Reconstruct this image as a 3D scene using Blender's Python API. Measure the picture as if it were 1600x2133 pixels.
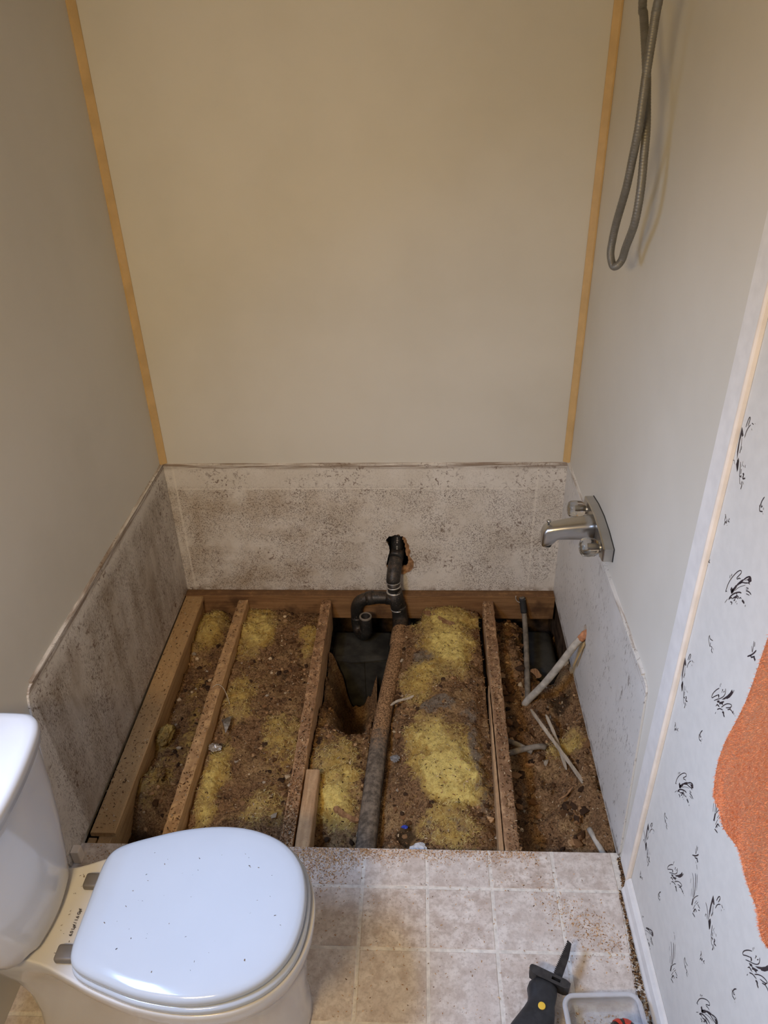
import bpy, bmesh, math, random
import numpy as np
from mathutils import Vector, Matrix
from mathutils.geometry import tessellate_polygon

for o in list(bpy.data.objects):
    bpy.data.objects.remove(o)
S = bpy.context.scene
COL = S.collection
random.seed(7)
PI = math.pi

# ------------------------------------------------------------------ camera
cam_d = bpy.data.cameras.new('camera')
cam = bpy.data.objects.new('camera', cam_d)
COL.objects.link(cam)
cam_d.sensor_fit = 'HORIZONTAL'
cam_d.sensor_width = 36.0
cam_d.lens = 36.0 * 1590.0 / 1600.0
cam_d.clip_start = 0.02
yaw, pit, rol = -0.05398, 0.55490, -0.02965
fd = Vector((math.sin(yaw) * math.cos(pit), math.cos(yaw) * math.cos(pit), -math.sin(pit)))
rt = Vector((math.cos(yaw), -math.sin(yaw), 0))
up = rt.cross(fd)
r2 = rt * math.cos(rol) + up * math.sin(rol)
u2 = up * math.cos(rol) - rt * math.sin(rol)
cam.matrix_world = Matrix(((r2.x, u2.x, -fd.x, 0.96913), (r2.y, u2.y, -fd.y, -2.50295),
                           (r2.z, u2.z, -fd.z, 1.93171), (0, 0, 0, 1)))
S.camera = cam

# ------------------------------------------------------------------ world, lights, exposure
W = bpy.data.worlds.new('world')
S.world = W
W.use_nodes = True
W.node_tree.nodes['Background'].inputs[0].default_value = (0.62, 0.78, 1.0, 1)
W.node_tree.nodes['Background'].inputs[1].default_value = 1.6


def area(name, loc, target, power, col, sx, sy=None, spread=PI, shape='RECTANGLE'):
    d = bpy.data.lights.new(name, 'AREA')
    d.energy = power
    d.color = col
    d.shape = shape
    d.size = sx
    d.size_y = sy or sx
    d.spread = spread
    o = bpy.data.objects.new(name, d)
    COL.objects.link(o)
    o.location = loc
    o.rotation_euler = (Vector(target) - Vector(loc)).to_track_quat('-Z', 'Y').to_euler()
    return o


# daylight falling through the window in the left wall above the toilet
area('window_daylight', (-0.10, -1.80, 1.50), (1.02, -1.50, -0.22), 28.0, (0.40, 0.585, 0.98), 0.46, 0.50, 2.40)
# warm bath lamp over the vanity behind the camera
area('vanity_lamp', (0.30, -2.75, 2.02), (0.85, -0.10, 0.40), 11.4, (1.0, 0.715, 0.36), 0.40, 0.14, 2.1)
S.view_settings.view_transform = 'Standard'
S.view_settings.look = 'None'
S.view_settings.gamma = 1.0
S.view_settings.use_curve_mapping = False
S.view_settings.exposure = 0.10
S.cycles.use_denoising = True
S.cycles.max_bounces = 8
S.cycles.diffuse_bounces = 5
S.cycles.sample_clamp_indirect = 6.0
S.cycles.caustics_reflective = False
S.cycles.caustics_refractive = False


# ------------------------------------------------------------------ object helpers
def link(name, me, mat=None, parent=None):
    o = bpy.data.objects.new(name, me)
    COL.objects.link(o)
    if mat:
        me.materials.clear()
        me.materials.append(mat)
    if parent:
        o.parent = parent
    return o


def tag(o, label, cat, group=None):
    o['label'] = label
    o['category'] = cat
    if group:
        o['group'] = group
    return o


def thing(name, label, cat, loc=(0, 0, 0), rotz=0.0, group=None):
    o = bpy.data.objects.new(name, None)
    COL.objects.link(o)
    o.location = loc
    o.rotation_euler = (0, 0, rotz)
    o.empty_display_size = 0.05
    bpy.context.view_layer.update()
    return tag(o, label, cat, group)


def child(name, bm, mat, parent, smooth=False, world=True):
    """bmesh given in world coordinates -> child of parent (kept in place)"""
    me = bpy.data.meshes.new(name)
    if parent is not None and world:
        bpy.context.view_layer.update()
        bm.transform(parent.matrix_world.inverted())
    bm.normal_update()
    bm.to_mesh(me)
    bm.free()
    if smooth:
        for p in me.polygons:
            p.use_smooth = True
    return link(name, me, mat, parent)


def top(name, bm, mat, label=None, cat=None, smooth=False, group=None):
    me = bpy.data.meshes.new(name)
    bm.normal_update()
    bm.to_mesh(me)
    bm.free()
    if smooth:
        for p in me.polygons:
            p.use_smooth = True
    o = link(name, me, mat)
    if label:
        tag(o, label, cat, group)
    return o


def struct(name, bm, mat, parent=None, smooth=False):
    o = child(name, bm, mat, parent, smooth)
    if parent is None:
        o['kind'] = 'structure'
    return o


def stuff(o):
    o['kind'] = 'stuff'
    return o


# ------------------------------------------------------------------ mesh helpers
def box(bm, x0, x1, y0, y1, z0, z1, bev=0.0, seg=2):
    vs = [bm.verts.new(p) for p in ((x0, y0, z0), (x1, y0, z0), (x1, y1, z0), (x0, y1, z0),
                                    (x0, y0, z1), (x1, y0, z1), (x1, y1, z1), (x0, y1, z1))]
    fs = [bm.faces.new([vs[i] for i in f]) for f in ((3, 2, 1, 0), (4, 5, 6, 7), (0, 1, 5, 4),
                                                     (1, 2, 6, 5), (2, 3, 7, 6), (3, 0, 4, 7))]
    if bev > 0:
        es = list({e for f in fs for e in f.edges})
        bmesh.ops.bevel(bm, geom=es, offset=bev, segments=seg, affect='EDGES', profile=0.5)
    return bm


def nb():
    return bmesh.new()


def prism(bm, loop, ext, bev=0.0):
    """loop: list of 3d points, ext: vector; closed solid, bevelled rim on the extruded side"""
    a = [bm.verts.new(p) for p in loop]
    b = [bm.verts.new(Vector(p) + Vector(ext)) for p in loop]
    f0 = bm.faces.new(a[::-1])
    f1 = bm.faces.new(b)
    n = len(a)
    for i in range(n):
        bm.faces.new((a[i], a[(i + 1) % n], b[(i + 1) % n], b[i]))
    bmesh.ops.recalc_face_normals(bm, faces=bm.faces)
    if bev > 0:
        bmesh.ops.bevel(bm, geom=list(f1.edges), offset=bev, segments=2, affect='EDGES', profile=0.5)
    return bm


def plate_with_hole(bm, outer, holes, f, thick):
    """outer/holes: 2d loops; f(u,v,t)->3d; solid plate of given thickness"""
    loops = [outer] + holes
    flat = [p for l in loops for p in l]
    tris = tessellate_polygon([[Vector((p[0], p[1], 0)) for p in l] for l in loops])
    A = [bm.verts.new(f(p[0], p[1], 0)) for p in flat]
    B = [bm.verts.new(f(p[0], p[1], thick)) for p in flat]
    for t in tris:
        try:
            bm.faces.new([A[i] for i in t])
            bm.faces.new([B[i] for i in t][::-1])
        except ValueError:
            pass
    k = 0
    for l in loops:
        n = len(l)
        for i in range(n):
            try:
                bm.faces.new((A[k + i], A[k + (i + 1) % n], B[k + (i + 1) % n], B[k + i]))
            except ValueError:
                pass
        k += n
    bmesh.ops.recalc_face_normals(bm, faces=bm.faces)
    return bm


def catmull(pts, n=6, closed=False):
    P = [Vector(p) for p in pts]
    out = []
    m = len(P)
    rng = range(m) if closed else range(m - 1)
    for i in rng:
        p0 = P[(i - 1) % m] if closed or i > 0 else P[i] * 2 - P[i + 1]
        p1, p2 = P[i], P[(i + 1) % m]
        p3 = P[(i + 2) % m] if closed or i + 2 < m else P[i + 1] * 2 - P[i]
        for k in range(n):
            t = k / n
            out.append(0.5 * ((2 * p1) + (p2 - p0) * t + (2 * p0 - 5 * p1 + 4 * p2 - p3) * t * t
                              + (3 * p1 - p0 - 3 * p2 + p3) * t ** 3))
    if not closed:
        out.append(P[-1])
    return out


def tube(bm, pts, r, sides=14, smooth_n=0, caps=True, rough=0.0):
    """tube along pts; r is a radius or list of radii"""
    if smooth_n:
        rr = r if isinstance(r, (list, tuple)) else [r] * len(pts)
        q = catmull([(*p, ) for p in pts], smooth_n)
        rad = []
        for i in range(len(pts) - 1):
            for k in range(smooth_n):
                rad.append(rr[i] + (rr[i + 1] - rr[i]) * k / smooth_n)
        rad.append(rr[-1])
        pts, r = q, rad
    pts = [Vector(p) for p in pts]
    rad = r if isinstance(r, (list, tuple)) else [r] * len(pts)
    rings = []
    t0 = (pts[1] - pts[0]).normalized()
    ref = Vector((0, 0, 1)) if abs(t0.z) < 0.9 else Vector((1, 0, 0))
    n = (ref - t0 * ref.dot(t0)).normalized()
    for i, p in enumerate(pts):
        a = pts[max(i - 1, 0)]
        b = pts[min(i + 1, len(pts) - 1)]
        t = (b - a)
        if t.length < 1e-9:
            t = t0
        t = t.normalized()
        n = (n - t * n.dot(t)).normalized()
        bn = t.cross(n)
        rg = []
        for k in range(sides):
            an = 2 * PI * k / sides
            rk = rad[i] * (1 + rough * random.uniform(-1, 1))
            rg.append(bm.verts.new(p + (n * math.cos(an) + bn * math.sin(an)) * rk))
        rings.append(rg)
    for i in range(len(rings) - 1):
        for k in range(sides):
            bm.faces.new((rings[i][k], rings[i][(k + 1) % sides], rings[i + 1][(k + 1) % sides], rings[i + 1][k]))
    if caps:
        bm.faces.new(rings[0][::-1])
        bm.faces.new(rings[-1])
    return bm


def loft(bm, loops, cap0=True, cap1=True):
    R = [[bm.verts.new(p) for p in l] for l in loops]
    n = len(R[0])
    for i in range(len(R) - 1):
        for k in range(n):
            bm.faces.new((R[i][k], R[i][(k + 1) % n], R[i + 1][(k + 1) % n], R[i + 1][k]))
    if cap0:
        bm.faces.new(R[0][::-1])
    if cap1:
        bm.faces.new(R[-1])
    bmesh.ops.recalc_face_normals(bm, faces=bm.faces)
    return bm


def ring_tube(bm, c, axis, r_out, r_in, h, sides=20, cap=True):
    """hollow tube end: outer wall, rim, inner wall"""
    axis = Vector(axis).normalized()
    ref = Vector((1, 0, 0)) if abs(axis.x) < 0.9 else Vector((0, 1, 0))
    n = (ref - axis * ref.dot(axis)).normalized()
    b = axis.cross(n)
    c = Vector(c)

    def lp(r, d):
        return [c + axis * d + (n * math.cos(2 * PI * k / sides) + b * math.sin(2 * PI * k / sides)) * r for k in range(sides)]
    loft(bm, [lp(r_out, -h), lp(r_out, -0.002), lp(r_out - 0.001, 0), lp(r_in + 0.001, 0), lp(r_in, -0.002), lp(r_in, -h)],
         cap0=False, cap1=cap)
    return bm


# ------------------------------------------------------------------ numpy noise
def _hash(ix, iy, seed):
    h = (ix.astype(np.int64) * 374761393 + iy.astype(np.int64) * 668265263 + seed * 974634541) & 0xffffffff
    h = ((h ^ (h >> 13)) * 1274126177) & 0xffffffff
    return ((h ^ (h >> 16)) & 0xffff) / 65535.0


def vnoise(x, y, seed=0):
    x = np.asarray(x, float)
    y = np.asarray(y, float)
    ix = np.floor(x)
    iy = np.floor(y)
    fx = x - ix
    fy = y - iy
    fx = fx * fx * (3 - 2 * fx)
    fy = fy * fy * (3 - 2 * fy)
    a = _hash(ix, iy, seed)
    b = _hash(ix + 1, iy, seed)
    c = _hash(ix, iy + 1, seed)
    d = _hash(ix + 1, iy + 1, seed)
    return (a + (b - a) * fx) * (1 - fy) + (c + (d - c) * fx) * fy


def fbm(x, y, f=10.0, octv=4, seed=0, ridge=False):
    s = 0
    a = 1.0
    t = 0
    for k in range(octv):
        v = vnoise(x * f + 13.7 * k, y * f - 7.1 * k, seed + k) * 2 - 1
        if ridge:
            v = 1 - 2 * np.abs(v)
        s = s + a * v
        t += a
        a *= 0.5
        f *= 2.03
    return s / t


# ------------------------------------------------------------------ material helpers
def newmat(name):
    m = bpy.data.materials.new(name)
    m.use_nodes = True
    nt = m.node_tree
    b = nt.nodes['Principled BSDF']
    return m, nt, b


class N:
    """tiny node-graph writer"""

    def __init__(s, nt):
        s.nt = nt
        s.geo = None

    def node(s, t, **kw):
        n = s.nt.nodes.new(t)
        for k, v in kw.items():
            setattr(n, k, v)
        return n

    def link(s, a, b):
        s.nt.links.new(a, b)

    def pos(s):
        if s.geo is None:
            s.geo = s.node('ShaderNodeNewGeometry')
        return s.geo.outputs['Position']

    def normal_z(s):
        s.pos()
        n = s.node('ShaderNodeSeparateXYZ')
        s.link(s.geo.outputs['Normal'], n.inputs[0])
        return n.outputs[2]

    def xyz(s):
        n = s.node('ShaderNodeSeparateXYZ')
        s.link(s.pos(), n.inputs[0])
        return n.outputs

    def mapping(s, scale=(1, 1, 1), loc=(0, 0, 0), rot=(0, 0, 0), src=None):
        n = s.node('ShaderNodeMapping')
        n.inputs['Scale'].default_value = scale
        n.inputs['Location'].default_value = loc
        n.inputs['Rotation'].default_value = rot
        s.link(src or s.pos(), n.inputs[0])
        return n.outputs[0]

    def noise(s, scale, detail=4, rough=0.55, vec=None, dist=0.0):
        n = s.node('ShaderNodeTexNoise')
        n.inputs['Scale'].default_value = scale
        n.inputs['Detail'].default_value = detail
        n.inputs['Roughness'].default_value = rough
        n.inputs['Distortion'].default_value = dist
        s.link(vec or s.pos(), n.inputs['Vector'])
        return n.outputs[0]

    def voro(s, scale, vec=None, feature='F1', out=0):
        n = s.node('ShaderNodeTexVoronoi', feature=feature)
        n.inputs['Scale'].default_value = scale
        s.link(vec or s.pos(), n.inputs['Vector'])
        return n.outputs[out]

    def ramp(s, f, stops):
        n = s.node('ShaderNodeValToRGB')
        el = n.color_ramp.elements
        while len(el) > len(stops):
            el.remove(el[-1])
        while len(el) < len(stops):
            el.new(0.5)
        for e, (p, c) in zip(el, stops):
            e.position = p
            e.color = (c, c, c, 1) if not isinstance(c, tuple) else (*c, 1)
        s.link(f, n.inputs[0])
        return n.outputs[0]

    def step(s, f, a, b):
        n = s.node('ShaderNodeMapRange')
        n.inputs['From Min'].default_value = a
        n.inputs['From Max'].default_value = b
        n.interpolation_type = 'SMOOTHSTEP'
        s.link(f, n.inputs['Value'])
        return n.outputs[0]

    def math(s, op, a, b=None, c=None, clamp=False):
        n = s.node('ShaderNodeMath', operation=op, use_clamp=clamp)
        for i, v in enumerate((a, b, c)):
            if v is None:
                continue
            if hasattr(v, 'is_linked'):
                s.link(v, n.inputs[i])
            else:
                n.inputs[i].default_value = v
        return n.outputs[0]

    def mix(s, f, a, b, mode='MIX'):
        n = s.node('ShaderNodeMix', data_type='RGBA', blend_type=mode)
        for i, v in ((0, f), (6, a), (7, b)):
            if hasattr(v, 'is_linked'):
                s.link(v, n.inputs[i])
            elif isinstance(v, (int, float)):
                n.inputs[i].default_value = v
            else:
                n.inputs[i].default_value = (*v, 1)
        return n.outputs[2]

    def attr(s, name, out='Fac'):
        n = s.node('ShaderNodeAttribute', attribute_name=name)
        return n.outputs[out]

    def bump(s, b, h, strength=0.3, dist=0.002):
        n = s.node('ShaderNodeBump')
        n.inputs['Strength'].default_value = strength
        n.inputs['Distance'].default_value = dist
        s.link(h, n.inputs['Height'])
        s.link(n.outputs[0], b.inputs['Normal'])


def plain(name, col, rough=0.5, metal=0.0, var=0.06, scale=30, bump=0.0, bscale=200, spec=0.5):
    m, nt, b = newmat(name)
    g = N(nt)
    f = g.noise(scale, 4)
    c = g.mix(g.step(f, 0.3, 0.7), tuple(x * (1 - var) for x in col), tuple(min(1, x * (1 + var)) for x in col))
    g.link(c, b.inputs['Base Color'])
    b.inputs['Roughness'].default_value = rough
    b.inputs['Metallic'].default_value = metal
    b.inputs['Specular IOR Level'].default_value = spec
    if bump:
        g.bump(b, g.noise(bscale, 3), bump, 0.001)
    return m


WHITE = (0.76, 0.725, 0.66)


def m_panel():
    m, nt, b = newmat('wall_panel_vinyl')
    g = N(nt)
    f = g.noise(2.2, 4)
    c = g.mix(g.step(f, 0.35, 0.75), (0.675, 0.645, 0.565), (0.625, 0.595, 0.515))
    sp = g.step(g.noise(160, 2), 0.74, 0.80)
    c = g.mix(g.math('MULTIPLY', sp, 0.18), c, (0.35, 0.29, 0.22))
    g.link(c, b.inputs['Base Color'])
    b.inputs['Roughness'].default_value = 0.52
    g.bump(b, g.noise(420, 2), 0.06, 0.001)
    return m


def m_board(name, vert, dens, brown, grime, ymode):
    """water-stained lower board.  vert: axis scale for streaks, dens: speck density"""
    m, nt, b = newmat(name)
    g = N(nt)
    X, Y, Z = g.xyz()
    base = g.mix(g.step(g.noise(5, 4), 0.3, 0.7), (0.76, 0.72, 0.655), (0.66, 0.61, 0.53))
    # broad grime film
    film = g.step(g.noise(6.5, 7, 0.7, vec=g.mapping(vert)), 0.34, 0.74)
    band_t = g.step(Z, 0.505, 0.47)          # below the clean band under the top edge
    if ymode == 'back':
        side = g.step(X, 1.25, 0.15)
        film = g.math('MULTIPLY', film, g.math('ADD', g.math('MULTIPLY', side, 0.75), 0.25))
    elif ymode == 'left':
        film = g.math('ADD', g.math('MULTIPLY', film, 0.7), g.math('MULTIPLY', g.step(Y, -0.05, -0.35), 0.30))
        # the strip past the old tub line is cleaner
        line = g.math('ADD', g.math('MULTIPLY', Z, 0.06), Y)
        film = g.math('MULTIPLY', film, g.step(line, -1.135, -1.125))
        band_t = g.math('MULTIPLY', g.step(Z, 0.575, 0.50), 1.0)
    film = g.math('MULTIPLY', film, band_t)
    c = g.mix(g.math('MULTIPLY', film, grime, clamp=True), base, brown)
    # fine specks and mould dots
    dots = g.step(g.noise(230, 6, 0.8, vec=g.mapping(vert)), 0.60 - 0.075 * dens, 0.67 - 0.06 * dens)
    area_ = g.step(g.noise(7, 5, 0.6), 0.32, 0.58)
    dots = g.math('MULTIPLY', g.math('MULTIPLY', dots, area_), g.math('ADD', g.math('MULTIPLY', band_t, 0.8), 0.2))
    c = g.mix(g.math('MULTIPLY', dots, 0.9), c, (0.095, 0.06, 0.035))
    # dark root-like scratches
    wv = g.mapping((1, 1, 1))
    cr = g.step(g.voro(16, vec=wv, feature='DISTANCE_TO_EDGE'), 0.018, 0.004)
    cm = g.step(g.noise(9, 4, 0.6), 0.60, 0.70)
    c = g.mix(g.math('MULTIPLY', g.math('MULTIPLY', cr, cm), 0.55), c, (0.10, 0.055, 0.03))
    if ymode == 'back':                      # faint glue lines of the old tub surround
        ln = g.math('ADD', g.math('MULTIPLY', g.step(g.math('ABSOLUTE', g.math('SUBTRACT', Z, 0.484)), 0.004, 0.001), g.step(g.math('ABSOLUTE', g.math('SUBTRACT', X, 0.73)), 0.69, 0.68)),
                    g.step(g.math('ABSOLUTE', g.math('SUBTRACT', g.math('ABSOLUTE', g.math('SUBTRACT', X, 0.725)), 0.685)), 0.006, 0.002), clamp=True)
        c = g.mix(g.math('MULTIPLY', ln, 0.55), c, (0.80, 0.75, 0.66))
    if ymode == 'left':                      # pale runs of water down the mould
        rn = g.step(g.noise(55, 2, 0.5, vec=g.mapping((1, 1, 0.05))), 0.66, 0.72)
        rn = g.math('MULTIPLY', rn, g.step(Y, -0.55, -0.05))
        c = g.mix(g.math('MULTIPLY', rn, 0.6), c, (0.72, 0.67, 0.58))
    # blotchy root marks
    bl = g.math('MULTIPLY', g.step(g.noise(58, 6, 0.75, dist=1.2), 0.55, 0.585), g.step(g.noise(5.5, 4, 0.6, vec=g.mapping(loc=(4, 2, 1))), 0.44, 0.60))
    c = g.mix(g.math('MULTIPLY', bl, 0.8), c, (0.11, 0.055, 0.028))
    # stained top edge
    te = g.math('MULTIPLY', g.step(Z, 0.562, 0.580), g.step(g.noise(30, 5, 0.65, vec=g.mapping((0.18, 0.18, 5))), 0.36, 0.60))
    c = g.mix(g.math('MULTIPLY', te, 0.8), c, (0.17, 0.10, 0.05))
    be = g.math('MULTIPLY', g.step(Z, 0.03, 0.0), g.step(g.noise(26, 4), 0.42, 0.6))
    c = g.mix(g.math('MULTIPLY', be, 0.55), c, (0.2, 0.13, 0.07))
    g.link(c, b.inputs['Base Color'])
    b.inputs['Roughness'].default_value = 0.6
    g.bump(b, g.noise(120, 4), 0.15, 0.001)
    return m


def m_right_board():
    m, nt, b = newmat('right_board_white')
    g = N(nt)
    X, Y, Z = g.xyz()
    c = g.mix(g.step(g.noise(5, 4), 0.3, 0.7), (0.70, 0.68, 0.635), (0.63, 0.61, 0.56))
    dots = g.step(g.noise(120, 5, 0.7, vec=g.mapping((1, 1, 0.35))), 0.575, 0.63)
    dots = g.math('MULTIPLY', dots, g.step(g.noise(9, 4, 0.6), 0.40, 0.60))
    c = g.mix(g.math('MULTIPLY', dots, 0.75), c, (0.12, 0.095, 0.075))
    st = g.step(g.noise(60, 3, 0.6, vec=g.mapping((1, 1.6, 0.08))), 0.62, 0.70)
    st = g.math('MULTIPLY', st, g.step(g.noise(6, 3), 0.48, 0.62))
    c = g.mix(g.math('MULTIPLY', st, 0.35), c, (0.25, 0.22, 0.19))
    sc = g.math('MULTIPLY', g.step(g.noise(42, 6, 0.75, vec=g.mapping((1, 1.3, 0.5)), dist=1.0), 0.585, 0.62), g.step(g.noise(7, 3, 0.6, vec=g.mapping(loc=(1, 5, 2))), 0.48, 0.58))
    c = g.mix(g.math('MULTIPLY', sc, 0.75), c, (0.20, 0.17, 0.14))
    te = g.math('MULTIPLY', g.step(Z, 0.552, 0.582), g.step(g.noise(30, 5, 0.65, vec=g.mapping((0.18, 0.18, 4))), 0.48, 0.68))
    c = g.mix(g.math('MULTIPLY', te, 0.7), c, (0.25, 0.17, 0.10))
    be = g.math('MULTIPLY', g.step(Z, 0.03, 0.0), g.step(g.noise(30, 4), 0.40, 0.58))
    c = g.mix(g.math('MULTIPLY', be, 0.75), c, (0.12, 0.08, 0.05))
    g.link(c, b.inputs['Base Color'])
    b.inputs['Roughness'].default_value = 0.45
    g.bump(b, g.noise(120, 4), 0.1, 0.001)
    return m


def m_wood(name, c0, c1, dust=(0.36, 0.22, 0.11), dusty=0.6, dark=0.3, seed=0.0, grain=(1, 0.06, 1)):
    m, nt, b = newmat(name)
    g = N(nt)
    v = g.mapping(grain, loc=(seed, seed * 2, seed * 3))
    gr = g.noise(85, 5, 0.6, vec=v, dist=0.5)
    c = g.mix(g.step(gr, 0.3, 0.7), c0, c1)
    kn = g.step(g.noise(7, 4, 0.6, vec=g.mapping((1, 0.4, 1), loc=(seed, 0, 0))), 0.52, 0.72)
    c = g.mix(g.math('MULTIPLY', kn, dark), c, (0.07, 0.035, 0.018))
    upf = g.step(g.normal_z(), 0.5, 0.95)
    dn = g.step(g.noise(34, 5, 0.7), 0.46 - 0.2 * dusty, 0.62 - 0.12 * dusty)
    c = g.mix(g.math('MULTIPLY', g.math('MULTIPLY', upf, dn), dusty), c, dust)
    ds = g.step(g.noise(230, 3, 0.7), 0.60, 0.70)
    c = g.mix(g.math('MULTIPLY', ds, 0.5), c, (0.06, 0.035, 0.02))
    g.link(c, b.inputs['Base Color'])
    b.inputs['Roughness'].default_value = 0.85
    b.inputs['Specular IOR Level'].default_value = 0.2
    g.bump(b, g.math('ADD', gr, g.noise(300, 3)), 0.45, 0.0015)
    return m


def m_insul():
    m, nt, b = newmat('fibreglass_dirt_shade')
    g = N(nt)
    yel = g.attr('yellow')
    gry = g.attr('grey')
    drk = g.attr('dark')
    n1 = g.noise(38, 6, 0.68)
    n2 = g.noise(210, 4, 0.7)
    big = g.noise(11, 5, 0.65)
    n3 = g.noise(125, 5, 0.8)
    n2 = g.math('ADD', g.math('MULTIPLY', n2, 0.5), g.math('MULTIPLY', n3, 0.5))
    d1 = g.mix(g.step(n2, 0.36, 0.62), (0.085, 0.042, 0.018), (0.37, 0.215, 0.105))
    d2 = g.mix(g.step(n2, 0.36, 0.62), (0.16, 0.09, 0.036), (0.50, 0.32, 0.15))
    d3 = g.mix(g.step(n2, 0.36, 0.62), (0.040, 0.021, 0.011), (0.21, 0.115, 0.058))
    dirt = g.mix(g.step(big, 0.45, 0.68), d1, d2)
    dirt = g.mix(g.step(g.noise(17, 5, 0.65, vec=g.mapping(loc=(3, 1, 2))), 0.53, 0.68), dirt, d3)
    fib = g.mix(g.step(n1, 0.25, 0.75), (0.40, 0.235, 0.05), (0.66, 0.46, 0.13))
    fib = g.mix(g.math('MULTIPLY', g.step(big, 0.40, 0.65), 0.5), fib, (0.47, 0.35, 0.15))
    fib = g.mix(g.math('MULTIPLY', g.step(n2, 0.53, 0.62), 0.75), fib, (0.22, 0.125, 0.04))
    ash = g.mix(g.step(n2, 0.35, 0.65), (0.13, 0.10, 0.075), (0.30, 0.245, 0.18))
    nm = g.math('ADD', g.math('MULTIPLY', g.math('SUBTRACT', g.noise(19, 5, 0.65, vec=g.mapping(loc=(7, 3, 1))), 0.5), 1.5),
                g.math('ADD', g.math('MULTIPLY', g.math('SUBTRACT', g.noise(70, 4, 0.7), 0.5), 1.1), g.math('MULTIPLY', g.math('SUBTRACT', n2, 0.5), 0.9)))
    fy = g.math('ADD', yel, nm)
    c = g.mix(g.math('MULTIPLY', g.step(fy, 0.22, 0.80), 0.95), dirt, fib)
    c = g.mix(g.step(fy, 0.80, 1.35), c, (0.84, 0.66, 0.21))
    fg = g.math('ADD', gry, g.math('MULTIPLY', g.math('SUBTRACT', n1, 0.5), 0.9))
    c = g.mix(g.math('MULTIPLY', g.step(fg, 0.40, 0.68), 0.9), c, ash)
    fdk = g.math('ADD', drk, g.math('MULTIPLY', g.math('SUBTRACT', n1, 0.5), 0.7))
    c = g.mix(g.math('MULTIPLY', g.step(fdk, 0.35, 0.75), 0.85), c, (0.035, 0.022, 0.013))  # dark dirt, and the shade of deep hollows painted into the colour
    sp = g.step(g.noise(330, 2, 0.6), 0.655, 0.70)
    c = g.mix(g.math('MULTIPLY', sp, 0.7), c, (0.06, 0.03, 0.014))
    g.link(c, b.inputs['Base Color'])
    b.inputs['Roughness'].default_value = 0.95
    b.inputs['Specular IOR Level'].default_value = 0.1
    g.bump(b, g.math('ADD', g.math('ADD', n1, n2), g.noise(90, 5, 0.75)), 0.9, 0.006)
    return m


def m_tile():
    m, nt, b = newmat('sheet_vinyl_tile')
    g = N(nt)
    X, Y, Z = g.xyz()
    oi = g.node('ShaderNodeObjectInfo')
    n1 = g.noise(26, 6, 0.66)
    n2 = g.noise(95, 4, 0.65)
    c = g.mix(g.step(n1, 0.32, 0.68), (0.48, 0.375, 0.30), (0.82, 0.745, 0.66))
    c = g.mix(g.math('MULTIPLY', g.step(n2, 0.48, 0.64), 0.5), c, (0.36, 0.285, 0.215))
    c = g.mix(g.math('MULTIPLY', oi.outputs['Random'], 0.35), c, (0.66, 0.61, 0.56))
    red = g.step(g.noise(13, 5, 0.6), 0.54, 0.70)
    c = g.mix(g.math('MULTIPLY', red, 0.35), c, (0.40, 0.26, 0.18))
    sp = g.step(g.noise(260, 3, 0.7), 0.64, 0.70)
    c = g.mix(g.math('MULTIPLY', sp, 0.55), c, (0.15, 0.10, 0.06))
    g.link(c, b.inputs['Base Color'])
    b.inputs['Roughness'].default_value = 0.48
    g.bump(b, g.math('ADD', n2, n1), 0.25, 0.0012)
    return m


def m_porcelain(name='white_porcelain', c0=(0.68, 0.675, 0.665), c1=(0.655, 0.65, 0.64)):
    m, nt, b = newmat(name)
    g = N(nt)
    f = g.noise(6, 3)
    c = g.mix(g.step(f, 0.3, 0.7), c0, c1)
    g.link(c, b.inputs['Base Color'])
    b.inputs['Roughness'].default_value = 0.12
    b.inputs['Coat Weight'].default_value = 0.3
    b.inputs['Coat Roughness'].default_value = 0.05
    return m


def m_black_pipe():
    m, nt, b = newmat('black_plastic_pipe')
    g = N(nt)
    upf = g.step(g.normal_z(), 0.05, 0.8)
    dn = g.step(g.noise(60, 5, 0.7), 0.36, 0.62)
    base = g.mix(g.step(g.noise(25, 4), 0.4, 0.7), (0.009, 0.009, 0.008), (0.024, 0.022, 0.019))
    c = g.mix(g.math('MULTIPLY', g.math('MULTIPLY', upf, dn), 0.5), base, (0.12, 0.078, 0.046))
    c = g.mix(g.math('MULTIPLY', g.step(g.noise(300, 2), 0.66, 0.72), 0.7), c, (0.4, 0.34, 0.26))
    g.link(c, b.inputs['Base Color'])
    b.inputs['Roughness'].default_value = 0.5
    g.bump(b, g.noise(150, 4), 0.3, 0.001)
    return m


def m_dusty_pipe():
    m, nt, b = newmat('dust_covered_pipe')
    g = N(nt)
    X, Y, Z = g.xyz()
    upf = g.step(g.normal_z(), -0.2, 0.7)
    n = g.noise(45, 6, 0.72)
    rust = g.mix(g.step(g.noise(190, 4, 0.7), 0.38, 0.62), (0.10, 0.052, 0.024), (0.46, 0.27, 0.13))
    ash = g.mix(g.step(n, 0.35, 0.65), (0.085, 0.068, 0.05), (0.24, 0.19, 0.14))
    far = g.math('ADD', g.step(Y, -0.95, -0.45), g.math('MULTIPLY', g.math('SUBTRACT', n, 0.5), 1.4))
    dust = g.mix(g.step(far, 0.25, 0.65), ash, rust)
    c = g.mix(upf, (0.03, 0.026, 0.022), dust)
    g.link(c, b.inputs['Base Color'])
    b.inputs['Roughness'].default_value = 0.9
    b.inputs['Specular IOR Level'].default_value = 0.2
    g.bump(b, g.math('ADD', n, g.noise(200, 3)), 0.6, 0.003)
    return m


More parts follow.
